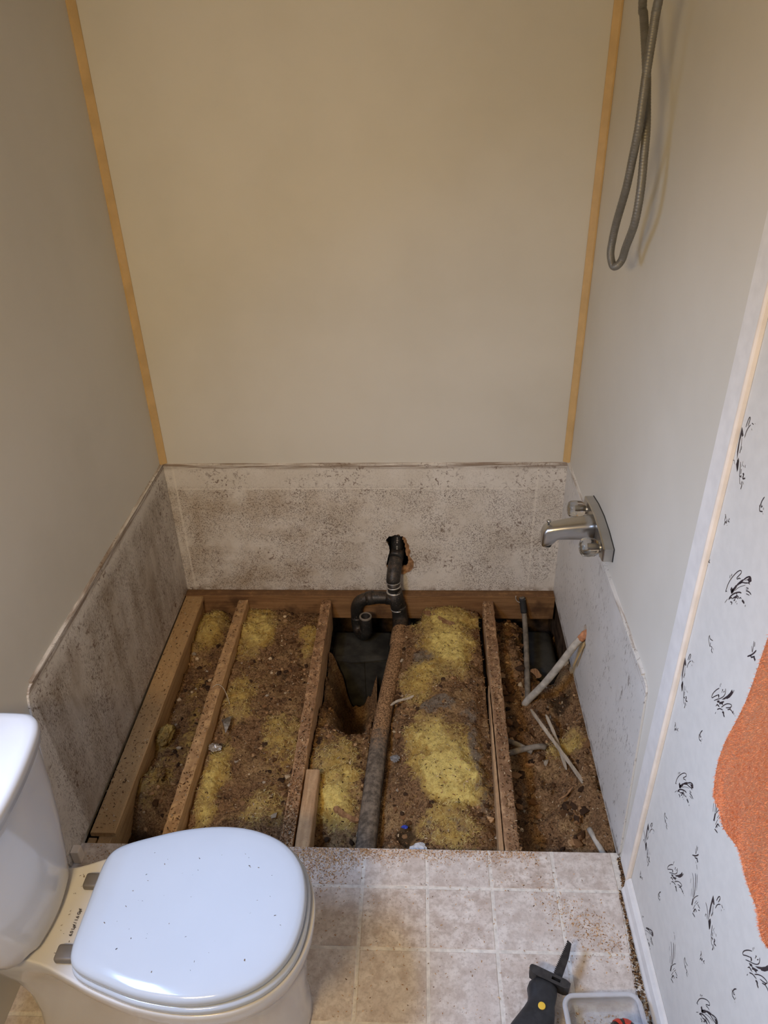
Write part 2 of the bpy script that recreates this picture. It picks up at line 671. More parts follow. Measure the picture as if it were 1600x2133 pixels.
def m_chips(name, tint=(1, 1, 1)):
    m, nt, b = newmat(name)
    g = N(nt)
    c = g.attr('chip', 'Color')
    g.link(c, b.inputs['Base Color'])
    b.inputs['Roughness'].default_value = 0.9
    b.inputs['Specular IOR Level'].default_value = 0.1
    return m


def m_towel():
    m, nt, b = newmat('orange_terry')
    g = N(nt)
    n = g.noise(160, 5, 0.7)
    n2 = g.noise(9, 4)
    c = g.mix(g.step(n, 0.3, 0.7), (0.78, 0.22, 0.075), (0.95, 0.38, 0.16))
    c = g.mix(g.math('MULTIPLY', g.step(n2, 0.45, 0.7), 0.3), c, (0.95, 0.46, 0.24))
    g.link(c, b.inputs['Base Color'])
    b.inputs['Roughness'].default_value = 1.0
    b.inputs['Sheen Weight'].default_value = 0.4
    g.bump(b, n, 0.8, 0.004)
    return m


def m_clear(name, col=(0.9, 0.92, 0.94), alpha=0.35, rough=0.2, ior=1.45):
    """thin clear plastic: part transparent, part glossy/diffuse haze"""
    m, nt, b = newmat(name)
    g = N(nt)
    b.inputs['Base Color'].default_value = (*col, 1)
    b.inputs['Roughness'].default_value = rough
    tr = g.node('ShaderNodeBsdfTransparent')
    tr.inputs[0].default_value = (0.96, 0.97, 0.97, 1)
    mx = g.node('ShaderNodeMixShader')
    lw = g.node('ShaderNodeLayerWeight')
    lw.inputs[0].default_value = 0.35
    f = g.math('ADD', g.math('MULTIPLY', lw.outputs['Facing'], 0.6), alpha, clamp=True)
    g.link(f, mx.inputs[0])
    g.link(tr.outputs[0], mx.inputs[1])
    g.link(b.outputs[0], mx.inputs[2])
    out = [n for n in nt.nodes if n.type == 'OUTPUT_MATERIAL'][0]
    g.link(mx.outputs[0], out.inputs[0])
    return m


def m_glass(name, col=(1, 1, 1), rough=0.02):
    m, nt, b = newmat(name)
    b.inputs['Base Color'].default_value = (*col, 1)
    b.inputs['Roughness'].default_value = rough
    b.inputs['Transmission Weight'].default_value = 1.0
    b.inputs['IOR'].default_value = 1.49
    return m


M = {
    'panel': m_panel(),
    'bback': m_board('back_board_stained', (1, 1, 1), 1.35, (0.40, 0.295, 0.185), 0.75, 'back'),
    'bleft': m_board('left_board_stained', (1, 1.5, 0.45), 1.35, (0.30, 0.235, 0.165), 0.9, 'left'),
    'bright': m_right_board(),
    'fibre': plain('torn_fibreboard', (0.34, 0.18, 0.08), 0.95, var=0.5, scale=60, bump=0.6),
    'cavity': plain('dark_wall_cavity', (0.05, 0.035, 0.025), 0.95, var=0.4),
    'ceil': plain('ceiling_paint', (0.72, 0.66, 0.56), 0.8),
    'oak': plain('oak_tone_trim', (0.60, 0.40, 0.17), 0.5, var=0.09, scale=14, bump=0.05),
    'cream': plain('cream_bead', (0.80, 0.70, 0.58), 0.45, var=0.06, scale=20),
    'whitetrim': plain('white_trim', (0.77, 0.75, 0.71), 0.4, var=0.05, scale=25),
    'paper': plain('wallpaper_cream', (0.66, 0.64, 0.585), 0.6, var=0.03, scale=40, bump=0.05),
    'ink': plain('dark_print_ink', (0.030, 0.020, 0.024), 0.6, var=0.2, scale=60),
    'grout': plain('vinyl_joint', (0.72, 0.67, 0.59), 0.5, var=0.15, scale=60),
    'tile': m_tile(),
    'ply': m_wood('deck_edge', (0.30, 0.19, 0.10), (0.42, 0.28, 0.15)),
    'soil': plain('dark_soil', (0.030, 0.022, 0.015), 1.0, var=0.5, scale=20, bump=0.8, bscale=60, spec=0.1),
    'found': plain('dark_under_floor', (0.06, 0.037, 0.022), 1.0, var=0.6, scale=26, bump=0.5, bscale=80, spec=0.1),
    'joistA': m_wood('plank_wood', (0.40, 0.235, 0.10), (0.55, 0.35, 0.16), (0.42, 0.27, 0.125), 0.75, 0.25, 1.3),
    'joistB': m_wood('joist_wood_second', (0.47, 0.28, 0.12), (0.66, 0.42, 0.20), (0.30, 0.17, 0.085), 0.55, 0.35, 4.1),
    'joistC': m_wood('joist_wood_third', (0.45, 0.25, 0.115), (0.66, 0.41, 0.21), (0.20, 0.105, 0.055), 0.7, 0.75, 7.7),
    'joistD': m_wood('joist_wood_fourth', (0.44, 0.25, 0.125), (0.64, 0.42, 0.23), (0.19, 0.10, 0.052), 0.75, 0.75, 9.2),
    'sister': m_wood('block_wood', (0.40, 0.24, 0.12), (0.56, 0.37, 0.20), (0.30, 0.18, 0.10), 0.3, 0.15, 12.0),
    'rim': m_wood('rim_wood', (0.18, 0.092, 0.04), (0.32, 0.175, 0.075), (0.14, 0.075, 0.038), 0.6, 0.75, 15.0, grain=(0.06, 1, 1)),
    'lath': m_wood('grey_lath', (0.36, 0.30, 0.22), (0.58, 0.50, 0.39), (0.4, 0.3, 0.2), 0.2, 0.2, 3.0),
    'bark': m_wood('brown_splinter', (0.20, 0.10, 0.045), (0.38, 0.21, 0.10), (0.3, 0.17, 0.08), 0.2, 0.3, 2.0),
    'insul': m_insul(),
    'chips': m_chips('loose_chips'),
    'porc': m_porcelain(),
    'lid': m_porcelain('cool_white_plastic', (0.49, 0.535, 0.59), (0.475, 0.52, 0.575)),
    'hinge': plain('grey_hinge', (0.16, 0.145, 0.13), 0.45, var=0.1),
    'chrome': plain('satin_chrome', (0.50, 0.49, 0.47), 0.30, 1.0, var=0.06, scale=12),
    'gasket': plain('black_gasket', (0.02, 0.02, 0.02), 0.7),
    'acryl': m_glass('clear_acrylic', (0.86, 0.84, 0.78), 0.08),
    'hose': plain('grey_metal_hose', (0.20, 0.19, 0.165), 0.48, 0.45, var=0.08, scale=60),
    'abs': m_black_pipe(),
    'dustpipe': m_dusty_pipe(),
    'duct': plain('dull_galvanised', (0.036, 0.034, 0.027), 0.7, 0.1, var=0.6, scale=14),
    'pex': plain('grey_supply_pipe', (0.46, 0.42, 0.35), 0.55, var=0.25, scale=35),
    'pexd': plain('dirty_supply_pipe', (0.20, 0.17, 0.13), 0.65, var=0.35, scale=40),
    'orange': plain('rusty_orange', (0.55, 0.24, 0.11), 0.8, var=0.3, scale=60),
    'wire': plain('pale_wire', (0.55, 0.52, 0.46), 0.4, 0.5),
    'foil': plain('dirty_foil', (0.50, 0.46, 0.40), 0.35, 0.6, var=0.4, scale=70),
    'plas': plain('white_plastic_scrap', (0.68, 0.70, 0.72), 0.35, var=0.1),
    'blue': plain('blue_plastic_scrap', (0.03, 0.06, 0.42), 0.4),
    'gscrap': plain('grey_scrap', (0.19, 0.185, 0.18), 0.6, var=0.3, scale=60),
    'towel': m_towel(),
    'rubber': plain('black_rubber', (0.022, 0.023, 0.026), 0.55, var=0.25, scale=60, bump=0.2, bscale=300),
    'steel': plain('dark_steel', (0.035, 0.032, 0.030), 0.5, 0.4, var=0.3, scale=80),
    'yellow': plain('yellow_disc', (0.75, 0.48, 0.05), 0.5, var=0.1),
    'red': plain('red_plastic', (0.55, 0.04, 0.02), 0.4),
    'blackp': plain('black_tool_plastic', (0.02, 0.016, 0.015), 0.4),
    'tub': m_clear('frosted_tub', (0.74, 0.74, 0.76), 0.12, 0.3),
    'tubrim': m_clear('frosted_tub_rim', (0.78, 0.79, 0.82), 0.38, 0.3),
    'pane': m_clear('window_glass', (0.95, 0.97, 1.0), 0.02, 0.02),
}

# =================================================================== THE SETTING
CEIL = 2.30
YF = -3.30                      # wall behind the camera

# --- ground and the dark space under the floor
bm = nb()
box(bm, -0.05, 1.57, YF, 0.15, -0.62, -0.58)
struct('ground', bm, M['soil'])
bm = nb()
box(bm, -0.05, -0.012, YF, 0.15, -0.58, -0.026)
box(bm, 1.532, 1.57, YF, 0.15, -0.58, -0.026)
box(bm, -0.012, 1.532, 0.10, 0.15, -0.58, -0.026)
struct('foundation', bm, M['found'])

# --- back wall: upper panel, stained lower board with the torn pipe hole
bm = nb()
box(bm, -0.05, 1.57, 0.0, 0.03, 0.588, CEIL)
wall_back = struct('wall_back', bm, M['panel'])
HOLE = [(0.838, 0.246), (0.846, 0.262), (0.862, 0.268), (0.872, 0.274), (0.888, 0.276), (0.897, 0.267), (0.906, 0.269),
        (0.916, 0.256), (0.922, 0.236), (0.929, 0.224), (0.934, 0.197), (0.931, 0.176), (0.938, 0.160), (0.947, 0.140),
        (0.945, 0.112), (0.930, 0.092), (0.905, 0.080), (0.868, 0.080), (0.842, 0.092), (0.836, 0.130), (0.842, 0.160),
        (0.850, 0.185), (0.852, 0.212), (0.845, 0.232)]
random.seed(3)
hol = []
for i, p in enumerate(HOLE):
    q = HOLE[(i + 1) % len(HOLE)]
    hol.append((p[0] + random.uniform(-.002, .002), p[1] + random.uniform(-.002, .002)))
    hol.append(((p[0] + q[0]) / 2 + random.uniform(-.003, .003), (p[1] + q[1]) / 2 + random.uniform(-.003, .003)))
bm = nb()
plate_with_hole(bm, [(-0.002, 0.001), (1.522, 0.001), (1.522, 0.586), (-0.002, 0.586)], [hol], lambda u, v, t: (u, t - 0.003, v), 0.006)
struct('lower_board', bm, M['bback'], wall_back)['label'] = 'mould-speckled lower board with a torn pipe hole'
bm = nb()                                     # torn brown backing showing inside the hole
cx, cz = 0.893, 0.176
inn = [(cx - 0.006 + (p[0] - cx) * (0.98 if p[0] < cx else 0.72), cz + 0.008 + (p[1] - cz) * (0.93 if p[1] > cz else 0.74)) for p in hol]
inn = [(p[0] + random.uniform(-.004, .004), p[1] + random.uniform(-.004, .004)) for p in inn]
plate_with_hole(bm, [(0.78, 0.02), (1.02, 0.02), (1.02, 0.33), (0.78, 0.33)], [inn], lambda u, v, t: (u, t + 0.0035, v), 0.007)
struct('torn_backing', bm, M['fibre'], wall_back)
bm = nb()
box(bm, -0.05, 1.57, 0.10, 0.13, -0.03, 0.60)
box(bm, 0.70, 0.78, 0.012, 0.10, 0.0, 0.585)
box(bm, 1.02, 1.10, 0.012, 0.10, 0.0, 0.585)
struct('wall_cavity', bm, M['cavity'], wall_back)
bm = nb()                                     # raised lip where the upper panel meets the board
prism(bm, [(0.0, -0.003, 0.578), (0.0, -0.008, 0.580), (0.0, -0.008, 0.588), (0.0, 0.0, 0.594)], (1.52, 0, 0))
struct('board_lip', bm, M['bback'], wall_back)

# --- left wall with the window over the toilet
WY0, WY1, WZ0, WZ1 = -2.06, -1.55, 1.24, 1.76
bm = nb()
plate_with_hole(bm, [(YF, -0.026), (0.0, -0.026), (0.0, CEIL), (YF, CEIL)],
                [[(WY0, WZ0), (WY1, WZ0), (WY1, WZ1), (WY0, WZ1)]], lambda u, v, t: (t - 0.05, u, v), 0.05)
wall_left = struct('wall_left', bm, M['panel'])
LB = [(0.0, 0.001), (0.0, 0.588), (-1.135, 0.592), (-1.160, 0.588), (-1.176, 0.574), (-1.182, 0.552), (-1.262, 0.03), (-1.255, 0.001)]
bm = nb()
prism(bm, [(0.0005, y - 0.003, z) for y, z in LB], (0.0055, 0, 0), 0.0015)
struct('lower_board', bm, M['bleft'], wall_left)['label'] = 'lower board under a grey film of mould with vertical streaks'
bm = nb()
prism(bm, [(0.0, 0, 0.588), (0.0085, 0, 0.590), (0.0085, 0, 0.5955), (0.0, 0, 0.600)], (0, -1.15, 0))
struct('board_lip', bm, M['bleft'], wall_left)
win = struct('window_1', nb(), M['whitetrim'])
bm = nb()
for a in ((WY0 - .05, WY1 + .05, WZ1, WZ1 + .05), (WY0 - .05, WY1 + .05, WZ0 - .05, WZ0), (WY0 - .05, WY0, WZ0, WZ1), (WY1, WY1 + .05, WZ0, WZ1)):
    box(bm, 0.0, 0.015, a[0], a[1], a[2], a[3], 0.003)
child('window_frame', bm, M['whitetrim'], win)
bm = nb()
box(bm, -0.03, -0.026, WY0, WY1, WZ0, WZ1)
child('pane', bm, M['pane'], win)
bm = nb()
box(bm, -0.036, -0.018, WY0, WY1, (WZ0 + WZ1) / 2 - .014, (WZ0 + WZ1) / 2 + .014, 0.003)
child('meeting_rail', bm, M['whitetrim'], win)

# --- right wall: panel, lower board, wallpaper beyond the edge trim
PH = [(-0.522, 0.222), (-0.53, 0.262), (-0.545, 0.283), (-0.562, 0.281), (-0.571, 0.262), (-0.569, 0.205), (-0.548, 0.188), (-0.531, 0.196)]
bm = nb()
plate_with_hole(bm, [(-1.245, -0.026), (0.0, -0.026), (0.0, CEIL), (-1.245, CEIL)], [PH], lambda u, v, t: (1.521 + t, u, v), 0.03)
wall_right = struct('wall_right', bm, M['panel'])
bm = nb()
RB = [(-0.003, 0.001), (-0.003, 0.590), (-1.12, 0.590), (-1.136, 0.586), (-1.144, 0.570), (-1.150, 0.52), (-1.196, 0.02), (-1.19, 0.001)]
plate_with_hole(bm, RB, [[(y, z) for y, z in PH]], lambda u, v, t: (1.5205 - t, u, v), 0.005)
struct('lower_board', bm, M['bright'], wall_right)['label'] = 'white lower board with scuffs and a chipped top edge'
bm = nb()
prism(bm, [(1.521, -0.003, 0.588), (1.512, -0.003, 0.590), (1.512, -0.003, 0.595), (1.521, -0.003, 0.600)], (0, -1.10, 0))
struct('board_lip', bm, M['bright'], wall_right)
bm = nb()
box(bm, 1.5525, 1.57, -0.70, -0.40, 0.1, 0.4)
struct('wall_cavity', bm, M['cavity'], wall_right)
bm = nb()
box(bm, 1.521, 1.56, YF, -1.246, -0.026, CEIL)
struct('wallpaper', bm, M['paper'], wall_right)['label'] = 'cream wallpaper with dark sketchy plant print'

# printed pattern of the wallpaper: flat strokes on the paper, repeated on its half-drop lattice
MOTIFS={"A":[[1.2,471,-397,457,-235,418,-98,343,58,248,212,164,304,116,319,114,279,164,191,209,111,182,106,134,160,74,194],
[1.8,446,-71,465,-22],
[2,414,-5,409,46],
[3.6,255,-261,201,-134,141,1],
[2.6,141,1,58,132,-30,249],
[1.8,-30,249,-116,364,-212,456],
[0,-31,229,-148,348,-220,462,-255,458,-291,416,-240,342,-279,331,-197,304,-207,342,-154,337],
[0,251,-269,324,-229,307,-158,256,-161,214,-112,208,-161],
[1.5,72,80,-7,176,-104,239,-210,319],
[0.6,157,-127,71,2,-18,102,-138,219],
[0.8,-173,200,-239,235,-255,228,-181,168],
[1.5,-204,148,-259,185,-341,213,-394,214],
[1.8,-238,112,-347,167],
[1.8,286,-431,263,-348,189,-231,97,-128,-2,-40,-78,4],
[1.2,95,-131,58,-134,56,-175],
[1.6,165,-309,72,-187,11,-134,-43,-144],
[1.4,270,-397,215,-327,169,-322],
[1.4,65,-256,89,-238,21,-174,-18,-180],
[1.2,-58,-132,-89,-87,-130,-80],
[1.2,394,-583,335,-454],
[1.4,216,-424,146,-379,151,-431],
[3,107,-305,71,-266],
[1.2,31,-293,15,-242],
[1.2,-32,-280,-29,-255],
[3.2,-161,-93,-208,-76,-263,-74],
[1.8,-313,-101,-315,-68],
[2,467,-383,427,-346]],"C":[[1.3,279,136,249,97],
[1.2,261,181,241,158],
[1.2,266,49,342,-64,412,-199,450,-314,431,-365,349,-244,247,-103],
[2.4,247,-103,209,-80,206,-131],
[1.1,330,-333,233,-202,141,-87,59,39,21,141,33,213,54,249],
[1.2,142,62,132,156],
[2.2,156,122,127,130],
[1.8,88,121,65,175],
[0,80,-56,10,68,-66,197,-132,337,-162,444,-193,428,-225,445,-223,499,-241,487,-211,365,-159,240,-86,129,-66,125,-8,39],
[0,233,-240,153,-142,121,-157,-8,2,-25,-7,6,-66,-19,-88,61,-143,104,-204,131,-178,177,-236],
[0,221,-374,190,-271,137,-244,74,-233,128,-278,161,-280],
[1.2,14,-181,-60,-45,-143,72,-240,162,-299,187,-282,128,-220,53,-133,-38],
[1.4,-282,128,-273,72,-205,-11],
[1.4,-273,72,-348,108,-401,107,-393,156],
[2,-447,119,-438,151],
[1.2,-491,150,-503,138],
[1.4,133,-364,58,-259,-60,-173],
[1.5,160,-502,155,-453],
[2.6,-61,-230,-111,-183,-123,-220,-180,-222]],"B":[[0,262,425,205,387,134,325,172,280,207,308,214,182,186,55,168,-59,146,-150,223,-26,247,126,264,290],
[1.2,415,-55,332,-74,248,-127,160,-212,41,-321],
[0,145,-236,135,-169,116,-87,66,-127,26,-275,38,-326],
[1.4,146,-150,86,-163,38,-297],
[0.8,289,-316,296,-248,247,-213,204,-268],
[0.8,170,275,128,153,103,3],
[1.4,117,-2,119,83],
[1.4,82,78,103,139],
[1.4,119,490,107,603,78,688,42,682,54,543],
[1.2,77,315,65,430,19,540,-25,599],
[2,-59,647,-125,655],
[1.2,-94,565,-114,544],
[1.2,-164,694,-177,687],
[1.4,0,-110,-57,-257,-87,-333,-162,-317],
[1.9,-89,-199,-115,-282],
[0.8,-83,-53,-83,-162],
[0.8,-104,-114,-173,-118],
[1.4,-191,-67,-219,-104],
[2,-185,-245,-223,-226,-225,-311,-309,-258],
[1,-87,-333,-155,-429,-204,-440],
[1.5,-217,-366,-251,-434,-247,-511],
[1,-254,-358,-308,-378],
[2,-131,-294,-161,-329]],"H":[[1.5,329,706,299,693],
[1.5,268,695,202,639],
[1,336,328,242,300,144,142,46,-71],
[1.6,217,490,151,400,62,185,18,-28],
[0,11,-38,-20,-232,23,-269,45,-91],
[0.8,145,565,86,452,1,243],
[0.7,314,167,281,58],
[1,183,25,116,-136],
[1,8,-44,-42,121,-108,258],
[1.2,-126,-14,-170,140],
[1,-73,-70,-107,86],
[1.2,-84,-246,-104,-67],
[1.4,-177,76,-221,92,-291,115],
[2.4,-257,15,-305,75],
[1.8,-121,-289,-149,-140,-225,-106],
[1.5,-147,-190,-180,-207],
[1.8,-103,-349,-160,-317,-228,-286]],"F":[[1,148,6,135,-78,75,-127,6,-159],
[1.1,135,18,89,-24,18,4,-39,37],
[1.8,30,-73,6,-159],
[1.2,-19,-120,-78,-104,-81,-174,-149,-173],
[1,-127,-74,-154,-86]],"D":[[1.2,130,85,95,70,91,-35],
[1.1,95,70,34,42],
[1.5,65,-107,56,-20,7,-29,6,54],
[2.2,-49,48,-100,64],
[1.2,-35,-41,-53,-42],
[1.6,-42,33,-73,123]],"G":[[0.9,22,186,-19,85,-33,-10],
[1.2,36,66,-26,-10],
[1.8,-20,201,-50,128],
[1.8,74,-200,-28,-73,-93,36,-128,119],
[1.8,-21,-87,-48,-106,-136,-11,-135,-56,-177,-31,-167,-73]],"E":[[1.5,32,182,77,78,93,-50,61,-103],
[2.6,61,-103,-29,-56],
[1.2,61,26,48,-21,14,27],
[1.2,-29,20,-37,-18],
[1,127,-22,103,-48],
[1,-50,-77,-68,-81]]}
PRINT_AT={"A":[[-1.435,1.109],[-1.438,0.591],[-1.448,0.073],[-1.752,0.323]],"C":[[-1.485,0.896],[-1.5,0.383],[-1.815,0.624]],"B":[[-1.668,0.506],[-1.322,1.31],[-1.32,0.782],[-1.338,0.265]],"H":[[-1.586,0.197],[-1.57,0.695]],"F":[[-1.634,0.29],[-1.385,0.951],[-1.393,0.436]],"D":[[-1.675,0.386],[-1.326,1.179],[-1.333,0.654],[-1.345,0.14],[-1.29,1.064]],"E":[[-1.792,0.491],[-1.435,1.276],[-1.444,0.752],[-1.458,0.239]],"G":[[-1.525,1.053],[-1.542,0.533],[-1.549,0.022]]}

bm = nb()


def stroke(bm, pts, w, x):
    n = len(pts)
    L, R = [], []
    for i in range(n):
        a, b = pts[max(i - 1, 0)], pts[min(i + 1, n - 1)]
        d = Vector((b[0] - a[0], b[1] - a[1]))
        if d.length < 1e-7:
            d = Vector((1, 0))
        d.normalize()
        k = w * (0.55 if i in (0, n - 1) else 1.0) * 0.5
        nx, ny = -d.y * k, d.x * k
        L.append(bm.verts.new((x, pts[i][0] + nx, pts[i][1] + ny)))
        R.append(bm.verts.new((x, pts[i][0] - nx, pts[i][1] - ny)))
    for i in range(n - 1):
        bm.faces.new((L[i], L[i + 1], R[i + 1], R[i]))


def motif(bm, name, ay, az, x=1.5206):
    for st in MOTIFS[name]:
        w = st[0]
        pts = [(ay + st[i] * 1e-4, az + st[i + 1] * 1e-4) for i in range(1, len(st), 2)]
        if min(p[1] for p in pts) < 0.055 or max(p[0] for p in pts) > -1.292 or max(p[1] for p in pts) > CEIL:
            continue
        if w:
            if len(pts) > 2:
                pts = [(p.x, p.y) for p in catmull([(a, b, 0) for a, b in pts], 3)]
            stroke(bm, pts, w * 0.00145, x)
        else:
            for t in tessellate_polygon([[Vector((a, b, 0)) for a, b in pts]]):
                bm.faces.new([bm.verts.new((x, *pts[i])) for i in t])


BASE = {k: v[0] for k, v in PRINT_AT.items()}
done = []
for k, v in PRINT_AT.items():
    for ay, az in v:
        motif(bm, k, ay, az)
        done.append((k, ay, az))
for k, (ay, az) in BASE.items():               # the rest of the wall, outside what the photograph shows in detail
    for c in range(0, 5):
        for r in range(-4, 6):
            py, pz = ay - 0.322 * c + (0.322 if k in 'H' else 0), az - 0.27 * c + 0.5215 * r
            if 0.0 < pz < CEIL and YF < py < -1.29:
                if all(not (kk == k and abs(py - y) < 0.05 and abs(pz - z) < 0.06) for kk, y, z in done):
                    if all((py - y) ** 2 + (pz - z) ** 2 > 0.0016 for kk, y, z in done):
                        motif(bm, k, py, pz)
                        done.append((k, py, pz))
bm.normal_update()
for f in bm.faces:
    if f.normal.x > 0:
        f.normal_flip()
stuff(child('wallpaper_print', bm, M['ink'], wall_right))

# --- walls outside the frame, ceiling
bm = nb()
box(bm, -0.05, 1.56, YF - 0.05, YF, -0.026, CEIL)
struct('wall_front', bm, M['paper'])
bm = nb()
box(bm, -0.05, 1.57, YF - 0.05, 0.03, CEIL, CEIL + 0.04)
struct('ceiling', bm, M['ceil'])

# --- floor: deck cut off at the pit, sheet vinyl with moulded tiles
YC = -1.182
bm = nb()
box(bm, 0.0, 1.519, YF, YC, -0.0030, -0.0010)
floor = struct('floor', bm, M['grout'])
bm = nb()
box(bm, 0.0, 1.519, YF, YC + 0.001, -0.0215, -0.0030)
struct('subfloor', bm, M['ply'], floor)
xs = [0.0, 0.126, 0.298, 0.471, 0.6435, 0.816, 0.990, 1.162, 1.334, 1.500]
ys = [YC, -1.296, -1.4595, -1.632, -1.802, -1.972, -2.142, -2.312, -2.482]
J = 0.0042
cache = {}
for i in range(len(xs) - 1):
    for j in range(len(ys) - 1):
        x0, x1 = xs[i] + (J if i else 0), xs[i + 1] - J
        y1, y0 = ys[j] - (J if j else 0.0), ys[j + 1] + J
        key = (round(x1 - x0, 3), round(y1 - y0, 3), i == 8, j if i == 8 else 0)
        c = Vector(((x0 + x1) / 2, (y0 + y1) / 2, -0.0010))
        if key not in cache:
            bm = nb()
            sk0 = (-1.30 - y1) * 0.06 if i == 8 and y1 < -1.30 else 0     # last column follows the skewed edge
            sk1 = (-1.30 - y0) * 0.06 if i == 8 and y0 < -1.30 else 0
            P = [(x0, y0), (x1 - sk1, y0), (x1 - sk0, y1), (x0, y1)]
            b = 0.0016
            lo = [bm.verts.new((p[0] - c.x, p[1] - c.y, 0)) for p in P]
            hi = [bm.verts.new((p[0] - c.x + (b if p[0] < c.x else -b), p[1] - c.y + (b if p[1] < c.y else -b), 0.0013)) for p in P]
            bm.faces.new(hi)
            for q in range(4):
                bm.faces.new((lo[q], lo[(q + 1) % 4], hi[(q + 1) % 4], hi[q]))
            me = bpy.data.meshes.new('tile')
            bm.to_mesh(me)
            bm.free()
            cache[key] = me
        t = link('tile', cache[key], M['tile'], floor)
        t.location = c

# --- trims
bm = nb()
prism(bm, [(0.0, -0.003, 0.597), (0.0, -0.017, 0.597), (0.006, -0.017, 0.597), (0.0235, -0.004, 0.597), (0.0235, -0.0003, 0.597)], (0, 0, CEIL - 0.597))
struct('trim_1', bm, M['oak'])
bm = nb()
prism(bm, [(1.5205, -0.003, 0.597), (1.5205, -0.014, 0.597), (1.515, -0.014, 0.597), (1.497, -0.004, 0.597), (1.497, -0.0003, 0.597)], (0, 0, CEIL - 0.597))
struct('trim_2', bm, M['oak'])
bm = nb()
prism(bm, [(1.5205, -1.208, 0.012), (1.5175, -1.211, 0.012), (1.5175, -1.279, 0.012), (1.5205, -1.279, 0.012)], (0, 0, CEIL - 0.012))
t3 = struct('trim_3', bm, M['whitetrim'])
for z0, z1 in ((0.012, 0.338), (0.3395, CEIL)):
    bm = nb()
    loop = [(1.5205, -1.2795)] + [(1.5165 - 0.0065 * math.sin(a), -1.2865 + 0.0065 * math.cos(a)) for a in [PI * k / 8 for k in range(9)]] + [(1.5205, -1.2935)]
    prism(bm, [(a, b, z0) for a, b in loop], (0, 0, z1 - z0), 0.0008)
    child('edge_bead', bm, M['cream'], t3)['label'] = 'round cream bead'
bm = nb()
prism(bm, [(1.5205, -1.2945, 0.001), (1.502, -1.2945, 0.001), (1.502, -1.2945, 0.012), (1.506, -1.2945, 0.022), (1.508, -1.2945, 0.046), (1.514, -1.2945, 0.056), (1.5205, -1.2945, 0.058)], (0, YF + 1.30, 0))
struct('baseboard_right', bm, M['whitetrim'])
bm = nb()
box(bm, 0.0065, 0.030, -1.248, -1.222, 0.0006, 0.050, 0.003)
struct('trim_4', bm, M['cream'])

# =================================================================== FLOOR FRAMING
FT = -0.022          # top of the framing


def beam(x0, x1, y0, y1, z0, z1, mat, name, label, cat, seed, rag=0.0015, skew=(0, 0), n=70):
    """a sawn timber along y with a worn top: skew shifts x at both ends"""
    rnd = random.Random(seed)
    bm = nb()
    loops = []
    for i in range(n + 1):
        t = i / n
        y = y0 + (y1 - y0) * t
        sx = skew[0] * (1 - t) + skew[1] * t
        r = lambda k=1.0: rnd.uniform(-rag, rag) * k
        a, b = x0 + sx, x1 + sx
        c = 0.003
        loops.append([(a + r(.3), y, z0), (a + r(.5), y, z1 - c + r()), (a + c + r(), y, z1 + r(.6)), ((a + b) / 2 + r(), y, z1 + r(.7)),
                      (b - c + r(), y, z1 + r(.6)), (b + r(.5), y, z1 - c + r()), (b + r(.3), y, z0)])
    loft(bm, loops)
    return top(name, bm, mat, label, cat)


G1 = 'timbers of the opened floor'
bm = nb()
box(bm, 0.0, 1.519, -0.040, 0.012, -0.118, -0.0015, 0.002)
top('rim_joist', bm, M['rim'], 'brown rim joist running along the foot of the back wall', 'joist')
beam(0.0075, 0.082, -1.146, -0.042, FT + 0.0005, FT + 0.0175, M['joistA'], 'floor_plank', 'wide sawdust-covered plank lying along the left wall board', 'plank', 11, 0.0006, (0.006, -0.002))
beam(0.034, 0.073, YC - 0.10, -0.042, -0.165, FT - 0.0005, M['joistA'], 'floor_joist', 'joist hidden under the dusty plank at the left wall', 'joist', 12, 0.001, (0.002, 0))
beam(0.222, 0.262, YC - 0.10, -0.042, -0.165, FT, M['joistB'], 'floor_joist', 'bare orange-brown joist, second from the left wall', 'joist', 13, 0.0022, (-0.004, 0.002))
beam(0.570, 0.609, YC - 0.10, -0.042, -0.165, FT, M['joistC'], 'floor_joist', 'rot-stained crusty joist left of the black drain pipe', 'joist', 14, 0.0026, (-0.003, -0.001))
beam(1.222, 1.262, YC - 0.10, -0.042, -0.165, FT, M['joistD'], 'floor_joist', 'splintered dark joist right of the yellow insulation', 'joist', 15, 0.0026, (-0.012, 0.008))
beam(0.613, 0.655, YC - 0.06, -0.896, -0.160, FT + 0.001, M['sister'], 'sister_block', 'short newer board nailed beside the joist near the vinyl edge', 'board', 16, 0.0006, (0.0, 0.0), 30)
bm = nb()
box(bm, 0.0075, 0.032, -1.180, -1.149, -0.09, FT - 0.001, 0.002)
top('ledger_block', bm, M['joistA'], 'small brown block in the front left corner of the opening', 'block')
# pale splintered face split off the fourth joist
bm = nb()
loops = []
for i in range(41):
    t = i / 40
    y = -0.50 - 0.66 * t
    w = 0.002 + 0.012 * t + random.uniform(-.001, .001)
    x = 1.222 + 0.008 - 0.020 * (-y / 1.26) - 0.0035
    z = FT - 0.012 - 0.012 * (1 - t) + random.uniform(-.002, .002)
    loops.append([(x - w, y, z - 0.05), (x - w * .9, y, z), (x, y, z + 0.003), (x, y, z - 0.05)])
loft(bm, loops)
top('split_sliver', bm, M['sister'], 'long pale splinter peeling off the splintered joist', 'splinter')

# =================================================================== INSULATION AND DIRT
CH_COL = [(0.10, 0.05, 0.022), (0.19, 0.10, 0.045), (0.30, 0.17, 0.08), (0.42, 0.26, 0.13), (0.05, 0.028, 0.016), (0.36, 0.30, 0.22), (0.55, 0.42, 0.26)]


